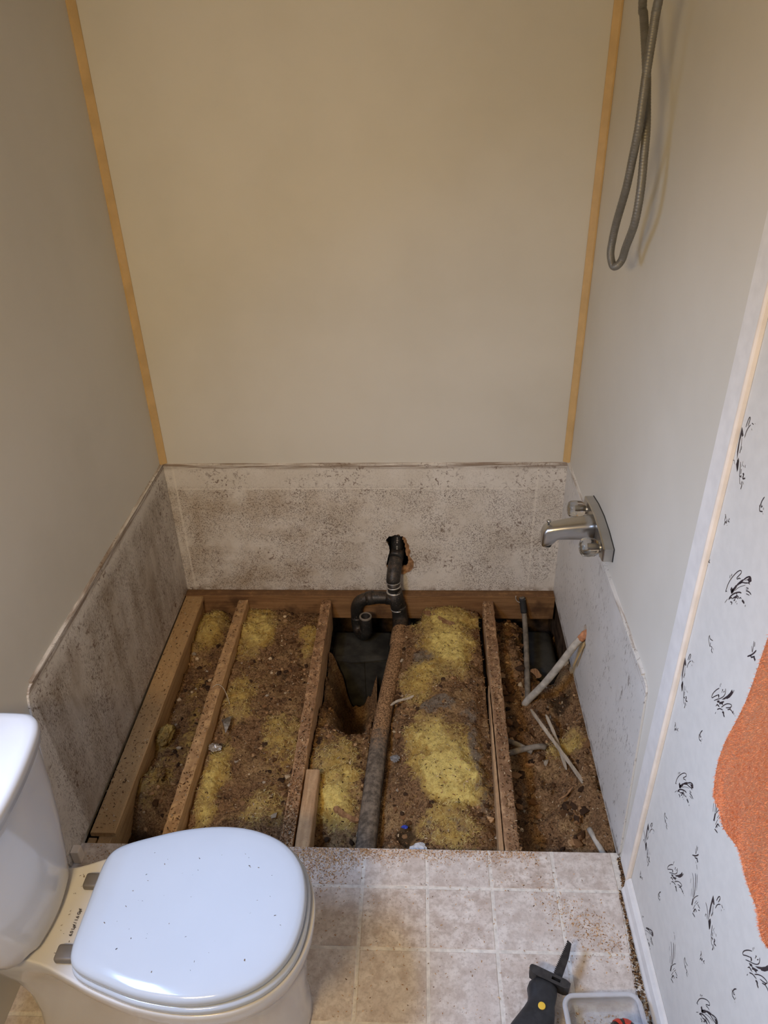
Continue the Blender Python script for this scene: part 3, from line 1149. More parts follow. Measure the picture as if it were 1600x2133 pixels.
def chips(name, pts, parent, lo=0.002, hi=0.007, cols=CH_COL, wt=None, seed=1, thick=0.35, label=None, cat=None, flat=0.7):
    """many small wood shreds: pts = (x,y,z) resting points. each is a thin three-sided sliver"""
    rnd = random.Random(seed)
    V, F, C = [], [], []
    for (x, y, z) in pts:
        L = rnd.uniform(lo, hi)
        w = L * rnd.uniform(0.18, 0.5)
        a = rnd.uniform(0, 2 * PI)
        tilt = rnd.uniform(-1, 1) * (1 - flat)
        dx, dy, dz = math.cos(a) * L / 2, math.sin(a) * L / 2, tilt * L / 2
        nx, ny = -math.sin(a) * w / 2, math.cos(a) * w / 2
        h = max(0.0005, w * thick)
        k = len(V)
        zz = z + abs(dz)
        V += [(x - dx - nx, y - dy - ny, zz - dz), (x - dx + nx, y - dy + ny, zz - dz), (x + dx + nx, y + dy + ny, zz + dz),
              (x + dx - nx, y + dy - ny, zz + dz), (x - dx * .8, y - dy * .8, zz - dz + h), (x + dx * .8, y + dy * .8, zz + dz + h)]
        F += [(k, k + 3, k + 5, k + 4), (k + 2, k + 1, k + 4, k + 5), (k + 1, k, k + 4), (k + 3, k + 2, k + 5), (k, k + 1, k + 2, k + 3)]
        c = rnd.choices(cols, wt)[0]
        v = rnd.uniform(0.7, 1.3)
        C += [(c[0] * v, c[1] * v, c[2] * v, 1)] * 6
    me = bpy.data.meshes.new(name)
    me.from_pydata(V, [], F)
    at = me.color_attributes.new('chip', 'FLOAT_COLOR', 'POINT')
    at.data.foreach_set('color', np.array(C, dtype=np.float32).ravel())
    me.update()
    o = link(name, me, M['chips'], parent)
    if label:
        tag(o, label, cat)
    o['kind'] = 'stuff'
    return o


ICO = None


def clods(name, pts, parent, lo, hi, seed):
    """irregular crumbs of rotten wood and dirt, joined as one part"""
    global ICO
    if ICO is None:
        b = nb()
        bmesh.ops.create_icosphere(b, subdivisions=1, radius=1.0)
        b.verts.ensure_lookup_table()
        ICO = (np.array([v.co[:] for v in b.verts]), [[v.index for v in f.verts] for f in b.faces])
        b.free()
    rng = np.random.RandomState(seed)
    V, F, C = [], [], []
    nv = len(ICO[0])
    for k, (x, y, z) in enumerate(pts):
        s = lo + (hi - lo) * rng.rand() ** 2.2
        v = ICO[0] * (1 + rng.uniform(-.38, .38, (nv, 1))) * s * rng.uniform(.55, 1.25, 3)
        a = rng.uniform(0, 6.28)
        ca, sa = math.cos(a), math.sin(a)
        v = np.stack([v[:, 0] * ca - v[:, 1] * sa, v[:, 0] * sa + v[:, 1] * ca, v[:, 2] * .7], 1) + np.array([x, y, z + s * .25])
        V.append(v)
        F += [[i + k * nv for i in f] for f in ICO[1]]
        c = np.array(CH_COL[rng.choice(len(CH_COL), p=[.26, .26, .16, .08, .16, .04, .04])]) * rng.uniform(.7, 1.25)
        C.append(np.tile(np.append(c, 1.0), (nv, 1)))
    me = bpy.data.meshes.new(name)
    me.from_pydata(np.concatenate(V).tolist(), [], F)
    at = me.color_attributes.new('chip', 'FLOAT_COLOR', 'POINT')
    at.data.foreach_set('color', np.concatenate(C).astype(np.float32).ravel())
    return stuff(link(name, me, M['chips'], parent))


def strands(name, pts, parent, seed):
    """loose glass fibres standing off the batt"""
    rnd = random.Random(seed)
    V, F, C = [], [], []
    for (x, y, z) in pts:
        a = rnd.uniform(0, 2 * PI)
        L = rnd.uniform(0.006, 0.020)
        h = rnd.uniform(0.0006, 0.0045)
        bend = rnd.uniform(-1.2, 1.2)
        w = rnd.uniform(0.00022, 0.00045)
        k = len(V)
        px, py = x, y
        for i in range(4):
            aa = a + bend * i / 3
            nx, ny = -math.sin(aa) * w, math.cos(aa) * w
            zz = z + h * math.sin(PI * i / 3 * .9) + 0.0006
            V += [(px + nx, py + ny, zz), (px - nx, py - ny, zz)]
            px += math.cos(aa) * L / 3
            py += math.sin(aa) * L / 3
        F += [(k + 2 * i, k + 2 * i + 1, k + 2 * i + 3, k + 2 * i + 2) for i in range(3)]
        c = rnd.choice([(0.72, 0.56, 0.17), (0.62, 0.47, 0.15), (0.80, 0.68, 0.32), (0.50, 0.36, 0.12)])
        v = rnd.uniform(.8, 1.2)
        C += [(c[0] * v, c[1] * v, c[2] * v, 1)] * 8
    me = bpy.data.meshes.new(name)
    me.from_pydata(V, [], F)
    at = me.color_attributes.new('chip', 'FLOAT_COLOR', 'POINT')
    at.data.foreach_set('color', np.array(C, dtype=np.float32).ravel())
    return stuff(link(name, me, M['chips'], parent))


def gsum(X, Y, blobs):
    s = np.zeros_like(X)
    for (x, y, sx, sy, a) in blobs:
        d = ((X - x) / sx) ** 2 + ((Y - y) / sy) ** 2
        s = s + a * np.exp(-d ** 1.6)
    return s


def batt(name, label, cat, x0, x1, y0, y1, base, bumps, yel, gry, drk, seed, rough=0.012, nchip=1500, bias=0.0, res=0.0045, chipcols=None, fluff=0.010, carve=None, clod=0.011):
    nx, ny = int((x1 - x0) / res) + 1, int((y1 - y0) / res) + 1
    gx, gy = np.linspace(x0, x1, nx), np.linspace(y0, y1, ny)
    X, Y = np.meshgrid(gx, gy)
    wx = X + 0.034 * fbm(X, Y, 16, 4, seed + 50)
    wy = Y + 0.034 * fbm(X, Y, 16, 4, seed + 60)
    yel = [(x, y, sx * 1.35, sy * 1.3, a * 1.12) for x, y, sx, sy, a in yel]
    Yl = np.clip(gsum(wx, wy, yel), 0, 1.3) + bias
    Gr = np.clip(gsum(wx, wy, gry), 0, 1.2)
    Dk = np.clip(gsum(wx, wy, drk), 0, 1.2)  # dark tone: some dark dirt, some shade of recesses put into the colour
    Z = base + gsum(wx, wy, bumps) + 1.5 * rough * fbm(X, Y, 15, 5, seed) + 0.45 * rough * fbm(X, Y, 90, 3, seed + 9)
    Z = Z - 1.1 * rough * np.clip(fbm(X, Y, 12, 4, seed + 33, ridge=True) - 0.25, 0, 1)
    Z = Z + fluff * np.clip(Yl, 0, 1) * fbm(X, Y, 30, 4, seed + 20, ridge=True) * 0.8
    if carve:
        Z = Z - carve(X, Y)
    Z = np.minimum(Z, -0.026)
    V = [(float(a), float(b), float(c)) for a, b, c in zip(X.ravel(), Y.ravel(), Z.ravel())]
    F = []
    for j in range(ny - 1):
        r = j * nx
        for i in range(nx - 1):
            F.append((r + i, r + i + 1, r + nx + i + 1, r + nx + i))
    # skirt down to a flat underside so that it has body
    edge = [i for i in range(nx)] + [j * nx + nx - 1 for j in range(1, ny)] + [(ny - 1) * nx + i for i in range(nx - 2, -1, -1)] + [j * nx for j in range(ny - 2, 0, -1)]
    k0 = len(V)
    for e in edge:
        V.append((V[e][0], V[e][1], min(V[e][2] - 0.03, -0.22)))
    m = len(edge)
    for q in range(m):
        F.append((edge[q], k0 + q, k0 + (q + 1) % m, edge[(q + 1) % m]))
    me = bpy.data.meshes.new(name)
    me.from_pydata(V, [], F)
    for nm, A in (('yellow', Yl), ('grey', Gr), ('dark', Dk)):
        at = me.attributes.new(nm, 'FLOAT', 'POINT')
        dat = np.zeros(len(V), dtype=np.float32)
        dat[:nx * ny] = A.ravel()
        at.data.foreach_set('value', dat)
    me.update()
    for p in me.polygons:
        p.use_smooth = True
    o = link(name, me, M['insul'])
    tag(o, label, cat)
    rnd = random.Random(seed)
    pts = []
    while len(pts) < nchip:
        i, j = rnd.randrange(nx), rnd.randrange(ny)
        if Yl[j, i] > 0.55 and rnd.random() < 0.55:
            continue
        if Z[j, i] < -0.2:
            continue
        pts.append((gx[i] + rnd.uniform(-1, 1) * res / 2, gy[j] + rnd.uniform(-1, 1) * res / 2, Z[j, i] + 0.0004))
    pts = pts[:nchip]
    if nchip:
        chips('wood_shreds', pts, o, 0.0025, 0.009, cols=chipcols or CH_COL, wt=[5, 5, 4, 2, 5, 1, 1] if not chipcols else None, seed=seed, flat=0.55)
    cl, fb = [], []
    area_ = (x1 - x0) * (y1 - y0)
    for _ in range(int(area_ * 60000)):
        i, j = rnd.randrange(nx), rnd.randrange(ny)
        if Z[j, i] < -0.21:
            continue
        p = (gx[i] + rnd.uniform(-1, 1) * res / 2, gy[j] + rnd.uniform(-1, 1) * res / 2, Z[j, i])
        if Yl[j, i] > 0.42 and Gr[j, i] < 0.5 and rnd.random() < 0.30:
            fb.append(p)
        elif Yl[j, i] < 0.40 and rnd.random() < 0.055 * (0.25 + 2.2 * max(0.0, float(fbm(p[0], p[1], 9, 3, seed + 70)))):
            cl.append(p)
    if cl:
        clods('dirt_clods', cl, o, 0.0025, clod, seed)
    if fb:
        strands('loose_fibres', fb, o, seed)
    return o, (gx, gy, Z)


batt('insulation_batt', 'dusty yellow insulation in the narrow bay beside the left plank', 'insulation', 0.0755, 0.216, YC - 0.02, -0.044, -0.105,
     [(0.125, -0.15, 0.075, 0.14, 0.050), (0.09, -0.73, 0.030, 0.045, 0.055), (0.10, -0.92, 0.045, 0.07, 0.045), (0.16, -0.55, 0.05, 0.15, 0.010),
      (0.15, -1.12, 0.09, 0.12, -0.08), (0.15, -0.36, 0.05, 0.05, -0.012)],
     [(0.12, -0.14, 0.06, 0.12, 0.85), (0.16, -0.5, 0.06, 0.10, 0.30), (0.09, -0.73, 0.03, 0.045, 0.75), (0.11, -0.90, 0.04, 0.06, 0.45), (0.18, -0.75, 0.04, 0.12, 0.38)],
     [(0.10, -0.93, 0.05, 0.07, 0.45)], [(0.12, -1.12, 0.12, 0.11, 0.9), (0.15, -0.37, 0.05, 0.03, 0.3), (0.06, -0.80, 0.02, 0.2, 0.5)], 101, 0.012, 900)
batt('insulation_batt', 'yellow and brown insulation heaped with sawdust in the bay with the foil scrap', 'insulation', 0.266, 0.564, YC - 0.02, -0.044, -0.080,
     [(0.32, -0.17, 0.07, 0.15, 0.028), (0.53, -0.2, 0.04, 0.1, 0.020), (0.46, -0.42, 0.06, 0.05, -0.022), (0.32, -0.55, 0.05, 0.10, 0.022), (0.51, -0.72, 0.06, 0.11, 0.018),
      (0.305, -0.93, 0.035, 0.17, 0.014), (0.47, -1.00, 0.08, 0.10, 0.026), (0.40, -0.86, 0.03, 0.2, -0.012), (0.29, -0.74, 0.03, 0.05, -0.03)],
     [(0.315, -0.17, 0.055, 0.14, 0.95), (0.535, -0.21, 0.035, 0.08, 0.65), (0.325, -0.54, 0.05, 0.09, 0.62), (0.505, -0.72, 0.05, 0.11, 0.60),
      (0.305, -0.93, 0.028, 0.16, 0.95), (0.48, -1.00, 0.07, 0.07, 0.48), (0.44, -0.62, 0.04, 0.05, 0.2)],
     [(0.35, -0.60, 0.05, 0.05, 0.25), (0.47, -0.98, 0.07, 0.06, 0.35)], [(0.475, -0.42, 0.05, 0.025, 0.6), (0.29, -0.75, 0.03, 0.05, 0.55), (0.44, -0.93, 0.02, 0.1, 0.3), (0.45, -1.13, 0.1, 0.03, 0.5)], 202, 0.012, 2600)
batt('insulation_batt', 'tan-stained insulation lump between the joist and drain pipe, hollow at the back', 'insulation', 0.612, 0.798, YC - 0.02, -0.235, -0.092,
     [(0.70, -0.84, 0.08, 0.12, 0.035), (0.70, -1.00, 0.07, 0.08, 0.015), (0.735, -0.34, 0.085, 0.25, -0.36), (0.63, -0.42, 0.04, 0.2, -0.05), (0.72, -1.13, 0.1, 0.05, -0.04)],
     [(0.70, -0.85, 0.075, 0.13, 0.56), (0.71, -0.98, 0.05, 0.08, 0.70), (0.63, -0.45, 0.03, 0.12, 0.15)],
     [(0.68, -0.79, 0.07, 0.08, 0.46)], [(0.70, -0.42, 0.12, 0.2, 0.40), (0.70, -1.13, 0.1, 0.04, 0.6), (0.655, -0.93, 0.02, 0.1, 0.4)], 303, 0.012, 900)  # dark mask paints shade into the hollow and the front edge
batt('insulation_batt', 'large bright yellow insulation batt right of the drain pipe', 'insulation', 0.800, 1.208, YC - 0.02, -0.046, -0.088,
     [(1.05, -0.55, 0.15, 0.75, 0.048), (1.09, -0.16, 0.11, 0.12, 0.016), (1.05, -0.86, 0.09, 0.15, 0.014), (0.84, -0.6, 0.05, 0.8, -0.025), (1.12, -0.53, 0.05, 0.05, -0.008), (0.98, -0.42, 0.04, 0.06, 0.012),
      (1.06, -0.985, 0.09, 0.016, -0.018), (0.92, -0.08, 0.07, 0.06, -0.10), (1.17, -0.13, 0.04, 0.02, -0.02), (0.94, -1.08, 0.04, 0.05, -0.03), (1.20, -0.85, 0.03, 0.3, -0.015)],
     [(1.10, -0.11, 0.09, 0.06, 0.72), (1.10, -0.28, 0.06, 0.07, 1.05), (1.03, -0.20, 0.08, 0.12, 0.52), (0.96, -0.5, 0.05, 0.09, 0.62), (0.99, -0.70, 0.05, 0.05, 0.7),
      (1.055, -0.83, 0.085, 0.11, 1.05), (1.08, -0.93, 0.06, 0.05, 1.25), (1.06, -1.08, 0.09, 0.07, 0.55), (1.05, -0.40, 0.1, 0.06, 0.48)],
     [(0.98, -0.34, 0.065, 0.08, 0.72), (1.02, -0.12, 0.03, 0.05, 0.45), (1.14, -0.78, 0.03, 0.07, 0.45), (1.03, -0.595, 0.07, 0.045, 0.95), (1.17, -0.92, 0.035, 0.15, 0.55), (1.10, -1.07, 0.05, 0.04, 0.55), (1.0, -1.06, 0.02, 0.05, 0.5), (1.17, -0.45, 0.05, 0.16, 0.40), (1.15, -0.66, 0.06, 0.10, 0.5)],
     [(0.93, -1.06, 0.035, 0.05, 0.85), (1.10, -0.985, 0.05, 0.012, 0.45), (1.13, -0.56, 0.04, 0.03, 0.4), (0.92, -0.06, 0.08, 0.05, 0.9), (0.86, -0.5, 0.03, 0.5, 0.3), (1.20, -0.75, 0.015, 0.1, 0.4)], 404, 0.011, 3600,
     carve=lambda X, Y: 0.36 * np.clip((0.905 + 0.105 * np.clip(Y + 0.2, -1, 0.2) - X) / 0.02, 0, 1) * np.clip((Y + 0.66) / 0.06, 0, 1))
batt('dirt_heap', 'reddish brown dirt and rotten wood filling the right-hand bay', 'dirt', 1.266, 1.5310, YC - 0.02, -0.044, -0.128,
     [(1.33, -0.30, 0.06, 0.16, 0.030), (1.47, -0.18, 0.09, 0.17, -0.20), (1.44, -0.50, 0.07, 0.08, 0.010), (1.46, -0.73, 0.05, 0.06, 0.032), (1.315, -0.97, 0.04, 0.25, -0.020), (1.45, -0.98, 0.07, 0.18, 0.030), (1.30, -0.70, 0.03, 0.05, -0.02), (1.38, -0.76, 0.03, 0.03, 0.02), (1.535, -0.82, 0.055, 0.46, 0.095), (1.535, -0.38, 0.03, 0.14, 0.06)],
     [(1.465, -0.72, 0.04, 0.05, 0.62), (1.44, -0.76, 0.03, 0.03, 0.4)],
     [(1.32, -0.97, 0.05, 0.22, 0.50), (1.42, -0.88, 0.04, 0.04, 0.40), (1.48, -1.02, 0.03, 0.1, 0.35), (1.40, -0.40, 0.05, 0.06, 0.35)],
     [(1.47, -0.2, 0.1, 0.17, 0.45), (1.46, -0.52, 0.06, 0.07, 0.75), (1.30, -0.62, 0.04, 0.10, 0.6), (1.285, -1.0, 0.02, 0.25, 0.5), (1.31, -0.2, 0.05, 0.2, 0.35)], 505, 0.020, 3000, bias=-0.05, fluff=0.012, clod=0.018)  # dark debris, with shade painted into the sunken back corner

# =================================================================== DRAIN PLUMBING
dr = thing('drain_pipe', 'black drain pipe with trap and vent riser leaving through the torn wall hole', 'pipe', (0.87, -0.06, -0.10))
bm = nb()
tube(bm, [(0.893, -0.19, -0.105), (0.882, -0.27, -0.102), (0.866, -0.40, -0.097), (0.838, -0.66, -0.088), (0.822, -0.92, -0.084), (0.812, -1.13, -0.082), (0.808, -1.28, -0.082)],
     0.0305, 20, 5, rough=0.02)
child('main_pipe', bm, M['dustpipe'], dr, True)['label'] = 'long pipe buried in rusty dust'
bm = nb()
tube(bm, [(0.8945, -0.125, -0.108), (0.8940, -0.135, -0.108), (0.888, -0.225, -0.104), (0.8875, -0.232, -0.104)], [0.033, 0.0365, 0.0365, 0.033], 22)
child('coupling', bm, M['dustpipe'], dr, True)
bm = nb()
tube(bm, [(0.886, -0.062, -0.03), (0.889, -0.066, -0.075), (0.893, -0.085, -0.103), (0.8945, -0.14, -0.108)], [0.030, 0.031, 0.033, 0.033], 20, 5)
child('elbow', bm, M['abs'], dr, True)
bm = nb()
tube(bm, [(0.869, -0.060, 0.040), (0.870, -0.060, 0.038), (0.884, -0.062, -0.040), (0.8845, -0.062, -0.044)], [0.028, 0.031, 0.031, 0.028], 20)
tube(bm, [(0.876, -0.060, 0.002), (0.835, -0.058, 0.004)], 0.027, 18)
child('tee', bm, M['abs'], dr, True)
bm = nb()
tube(bm, [(0.866, -0.055, 0.085), (0.869, -0.060, 0.036)], 0.0255, 20)
child('riser', bm, M['abs'], dr, True)
bm = nb()
tube(bm, [(0.880, 0.034, 0.165), (0.876, 0.008, 0.150), (0.870, -0.030, 0.122), (0.866, -0.052, 0.098), (0.866, -0.055, 0.083)],
     [0.0285, 0.029, 0.029, 0.0285, 0.0285], 20, 5)
child('bend', bm, M['abs'], dr, True)
bm = nb()
tube(bm, [(0.886, 0.058, 0.42), (0.884, 0.052, 0.28), (0.880, 0.036, 0.17)], 0.0255, 20, 4)
vp = child('vent_pipe', bm, M['abs'], dr, True)
bm = nb()
tube(bm, [(0.8812, 0.0385, 0.182), (0.8805, 0.036, 0.172), (0.8755, 0.008, 0.151), (0.8750, 0.006, 0.150)], [0.027, 0.0315, 0.0315, 0.029], 20)
child('hub', bm, M['abs'], dr, True)
for p, q in (((0.866, -0.0545, 0.0865), (0.8662, -0.0548, 0.0825)), ((0.8672, -0.057, 0.0645), (0.8675, -0.0573, 0.0612)), ((0.8688, -0.0595, 0.0405), (0.869, -0.0598, 0.0368)),
             ((0.8835, -0.062, -0.0405), (0.8842, -0.062, -0.0445))):
    bm = nb()
    tube(bm, [p, q], 0.0318 if p[2] < 0.05 else 0.0288, 22)
    child('glue_ring', bm, M['wire'], dr, True)['label'] = 'pale ring at the joint'
# raised print on the vent pipe
bm = nb()
rnd = random.Random(5)
for k in range(9):
    z = 0.183 + k * 0.0095
    t = (z - 0.17) / 0.11
    xx = 0.880 + 0.004 * t
    yy = 0.036 + 0.016 * t - 0.0258
    w = rnd.uniform(0.0018, 0.003)
    if k % 4 != 3:
        box(bm, xx - w, xx + w, yy - 0.0006, yy + 0.001, z, z + 0.0055)
        box(bm, xx - w * .4, xx + w * .4, yy - 0.0008, yy + 0.001, z + .001, z + 0.0075)
child('print_marks', bm, M['wire'], vp)['label'] = 'faint pale printed characters'
bm = nb()
tube(bm, [(0.842, -0.058, 0.004), (0.800, -0.056, 0.004), (0.760, -0.054, -0.002), (0.728, -0.052, -0.020), (0.714, -0.052, -0.050), (0.712, -0.054, -0.085), (0.713, -0.058, -0.105)],
     [0.0255, 0.0255, 0.026, 0.026, 0.0255, 0.025, 0.025], 18, 5)
child('trap_arm', bm, M['abs'], dr, True)
bm = nb()
tube(bm, [(0.785, -0.055, 0.004), (0.757, -0.054, -0.003)], [0.0285, 0.0285], 18)
child('hub', bm, M['abs'], dr, True)
bm = nb()
tube(bm, [(0.713, -0.056, -0.095), (0.714, -0.062, -0.130), (0.722, -0.078, -0.152), (0.736, -0.102, -0.152), (0.748, -0.119, -0.132), (0.753, -0.124, -0.105)], 0.0255, 18, 5)
child('trap_bend', bm, M['abs'], dr, True)
bm = nb()
ring_tube(bm, (0.754, -0.126, -0.035), (0, 0, 1), 0.0245, 0.0175, 0.075, 24)
child('inlet', bm, M['abs'], dr, True)['label'] = 'open upward-facing pipe end with a worn rim'
bm = nb()
ring_tube(bm, (0.754, -0.126, -0.0342), (0, 0, 1), 0.0252, 0.0182, 0.007, 24, False)
child('inlet_rim', bm, M['pexd'], dr, True)

# --- sheet-metal heating ducts under the floor
du = thing('heating_duct', 'dull sheet-metal duct under the drain trap at the back wall', 'duct', (0.74, -0.12, -0.30))
bm = nb()
box(bm, 0.615, 0.855, -0.215, -0.045, -0.50, -0.185, 0.012)
child('duct_body', bm, M['duct'], du)
bm = nb()
prism(bm, [(0.612, -0.224, -0.185), (0.70, -0.236, -0.188), (0.80, -0.228, -0.183), (0.858, -0.218, -0.186), (0.858, -0.200, -0.184), (0.612, -0.205, -0.184)], (0, 0, 0.006))
child('duct_flange', bm, M['duct'], du)
bm = nb()
box(bm, 0.742, 0.748, -0.219, -0.214, -0.49, -0.20)
child('duct_seam', bm, M['duct'], du)
du = thing('heating_duct', 'dark grey duct corner at the back of the dirt-filled bay', 'duct', (1.45, -0.18, -0.30))
bm = nb()
box(bm, 1.385, 1.515, -0.30, -0.046, -0.40, -0.165, 0.03, 4)
child('duct_body', bm, M['duct'], du, True)
bm = nb()
box(bm, 1.395, 1.515, -0.306, -0.298, -0.215, -0.200)
child('duct_flange', bm, M['duct'], du)

# =================================================================== SUPPLY PIPES AND SCRAPS IN THE PIT
wp = thing('water_pipe', 'dull grey supply pipe running down from the rim joist into the right bay', 'pipe', (1.39, -0.05, -0.02))
bm = nb()
tube(bm, [(1.384, -0.046, 0.000), (1.390, -0.056, -0.035), (1.396, -0.075, -0.075), (1.392, -0.16, -0.092), (1.382, -0.28, -0.098), (1.365, -0.46, -0.108), (1.362, -0.50, -0.130)],
     0.0105, 12, 5, rough=0.02)
child('pipe_run', bm, M['pexd'], wp, True)
bm = nb()
tube(bm, [(1.3842, -0.047, -0.002), (1.390, -0.056, -0.036), (1.394, -0.068, -0.062)], 0.0128, 12, 4, rough=.1)
child('pipe_wrap', bm, M['gasket'], wp, True)['label'] = 'dark wrapped end'
bm = nb()
lp = [(1.378 + 0.020 * math.cos(a), -0.052 + 0.004 * math.sin(a), 0.004 + 0.022 * math.sin(a)) for a in [PI * 0.9 + k * 0.22 for k in range(15)]]
tube(bm, lp, 0.0016, 8)
child('wire_loop', bm, M['wire'], wp, True)['label'] = 'thin pale wire loop'

wp = thing('water_pipe', 'thick beige supply pipe slanting out of the hole in the right wall', 'pipe', (1.50, -0.545, 0.23))
bm = nb()
tube(bm, [(1.535, -0.552, 0.262), (1.514, -0.549, 0.236), (1.490, -0.544, 0.190), (1.452, -0.535, 0.095), (1.408, -0.522, -0.010), (1.365, -0.506, -0.100), (1.350, -0.500, -0.135)],
     [0.011, 0.0115, 0.0120, 0.0125, 0.0125, 0.0130, 0.0125], 14, 5)
child('pipe_run', bm, M['pex'], wp, True)
bm = nb()
tube(bm, [(1.532, -0.5515, 0.256), (1.518, -0.5495, 0.242), (1.5055, -0.547, 0.2205)], [0.0125, 0.0140, 0.0128], 12, 4, rough=0.06)
child('pipe_collar', bm, M['orange'], wp, True)['label'] = 'rusty orange collar at the wall'
bm = nb()
loft(bm, [[(1.511 - .012 * t, -0.578 + 0.05 * t + dy * (1 - .4 * t), 0.228 - 0.145 * t + dz) for dy, dz in ((-.006, 0), (.006, .002), (.005, -.004), (-.006, -.004))] for t in (0, .25, .5, .75, 1)])
top('wood_splinter', bm, M['oak'], 'short tan wood strip behind the beige pipe at the wall hole', 'splinter')

wp = top('water_pipe', tube(nb(), [(1.262, -0.757, -0.098), (1.31, -0.745, -0.092), (1.368, -0.732, -0.090), (1.39, -0.728, -0.10)], 0.0095, 12, 4, rough=0.02), M['pexd'],
         'grey pipe end poking out from under the splintered joist', 'pipe', True)
wp = top('water_pipe', tube(nb(), [(1.262, -0.700, -0.098), (1.30, -0.722, -0.094), (1.345, -0.748, -0.100)], 0.0085, 12, 4, rough=0.02), M['pexd'],
         'thinner grey pipe crossing behind the pipe end at the splintered joist', 'pipe', True)
wp = top('water_pipe', tube(nb(), [(1.476, -1.045, -0.088), (1.486, -1.085, -0.082), (1.503, -1.150, -0.078), (1.507, -1.20, -0.080)], 0.0085, 12, 4, rough=0.02), M['pex'],
         'short grey-green pipe at the front right corner of the opening', 'pipe', True)


def lath(name, label, cat, a, b, w, th, mat, seed, n=16, warp=0.003):
    rnd = random.Random(seed)
    a, b = Vector(a), Vector(b)
    d = (b - a).normalized()
    sd = d.cross(Vector((0, 0, 1))).normalized()
    upv = sd.cross(d)
    bm = nb()
    loops = []
    for i in range(n + 1):
        t = i / n
        e = 0.45 if i in (0, n) else 1
        c = a.lerp(b, t) + sd * warp * math.sin(t * 5 + seed) + upv * warp * .5 * math.sin(t * 7)
        ww = w / 2 * e * rnd.uniform(.85, 1.12)
        tt = th / 2 * e * rnd.uniform(.8, 1.1)
        loops.append([c - sd * ww - upv * tt, c + sd * ww - upv * tt, c + sd * ww * .9 + upv * tt, c - sd * ww * .8 + upv * tt * rnd.uniform(.7, 1.2)])
    loft(bm, loops)
    return top(name, bm, mat, label, cat)


lath('wood_lath', 'long weathered grey wood strip leaning to the right wall', 'wood strip', (1.362, -0.577, -0.078), (1.508, -0.985, -0.050), 0.0115, 0.006, M['lath'], 1, 22)
lath('wood_lath', 'shorter grey wood strip lying beside the long weathered one', 'wood strip', (1.412, -0.600, -0.080), (1.445, -0.830, -0.086), 0.0105, 0.005, M['lath'], 2)
lath('wood_splinter', 'curved dry splinter resting on the yellow batt near the drain pipe', 'splinter', (0.868, -0.585, -0.058), (0.948, -0.545, -0.048), 0.010, 0.003, M['lath'], 3, 10, 0.004)
lath('wood_splinter', 'brown bark piece on top of the yellow batt at the back', 'splinter', (0.985, -0.085, -0.046), (1.108, -0.175, -0.034), 0.026, 0.006, M['bark'], 4, 12, 0.004)
lath('wood_splinter', 'brown stick lying against the drain pipe near the vinyl edge', 'splinter', (0.705, -1.00, -0.072), (0.785, -1.035, -0.084), 0.018, 0.011, M['bark'], 5, 10)
lath('wood_splinter', 'small dark stick in the dirt pile beside the right wall', 'splinter', (1.400, -0.945, -0.088), (1.452, -0.905, -0.080), 0.006, 0.004, M['bark'], 6, 8)
lath('wood_splinter', 'thin brown chip on the dirt by the right wall corner', 'splinter', (1.497, -1.01, -0.066), (1.512, -1.075, -0.060), 0.010, 0.003, M['bark'], 8, 8)
lath('wood_splinter', 'flat orange chip beside the dull grey supply pipe', 'splinter', (1.392, -0.36, -0.094), (1.420, -0.40, -0.096), 0.026, 0.004, M['bark'], 9, 8)
bm = nb()
tube(bm, [(0.232, -0.545, -0.019), (0.250, -0.538, -0.012), (0.272, -0.548, -0.020), (0.292, -0.575, -0.050), (0.302, -0.60, -0.066)], 0.0012, 7, 5)
top('twig', bm, M['lath'], 'thin curved root lying over the second joist', 'twig', True)


def crumple(name, label, cat, c, size, mat, seed, flat=0.5, n=3):
    rnd = random.Random(seed)
    bm = nb()
    bmesh.ops.create_icosphere(bm, subdivisions=n, radius=1.0)
    for v in bm.verts:
        k = 0.62 + 0.55 * float(fbm(np.array([v.co.x * 2 + seed]), np.array([v.co.y * 2 + v.co.z * 3]), 1.3, 3, seed, True)[0])
        v.co = Vector((v.co.x * size[0] * k, v.co.y * size[1] * k, v.co.z * size[2] * k * flat))
    bm.transform(Matrix.Translation(c) @ Matrix.Rotation(rnd.uniform(0, 6), 4, 'Z'))
    return top(name, bm, mat, label, cat)


bm = nb()                                   # folded foil triangle
P = [(0.286, -0.665, -0.052), (0.318, -0.650, -0.050), (0.322, -0.692, -0.046), (0.312, -0.720, -0.058), (0.300, -0.690, -0.040), (0.305, -0.668, -0.044)]
V = [bm.verts.new(p) for p in P]
for f in ((0, 4, 5), (0, 5, 1), (1, 5, 2), (5, 4, 2), (4, 3, 2), (0, 3, 4)):
    bm.faces.new([V[i] for i in f])
bmesh.ops.solidify(bm, geom=bm.faces[:], thickness=0.0012)
top('foil_scrap', bm, M['foil'], 'creased silver foil triangle on the insulation beside the second joist', 'scrap')
crumple('foil_scrap', 'crumpled dull foil bit below the silver triangle', 'scrap', (0.286, -0.775, -0.066), (0.018, 0.026, 0.016), M['foil'], 3, 0.6)
crumple('plastic_scrap', 'crumpled white plastic at the vinyl edge under the big batt', 'scrap', (0.966, -1.150, -0.056), (0.030, 0.026, 0.022), M['plas'], 5, 0.6)
crumple('plastic_scrap', 'tiny bright blue plastic bit in the dark dirt beside the drain pipe', 'scrap', (0.925, -1.062, -0.070), (0.007, 0.012, 0.006), M['blue'], 6, 0.7, 2)
crumple('plastic_scrap', 'grey film scrap stuck to the batt edge by the drain pipe', 'scrap', (0.890, -0.815, -0.062), (0.016, 0.018, 0.012), M['gscrap'], 8, 0.6)
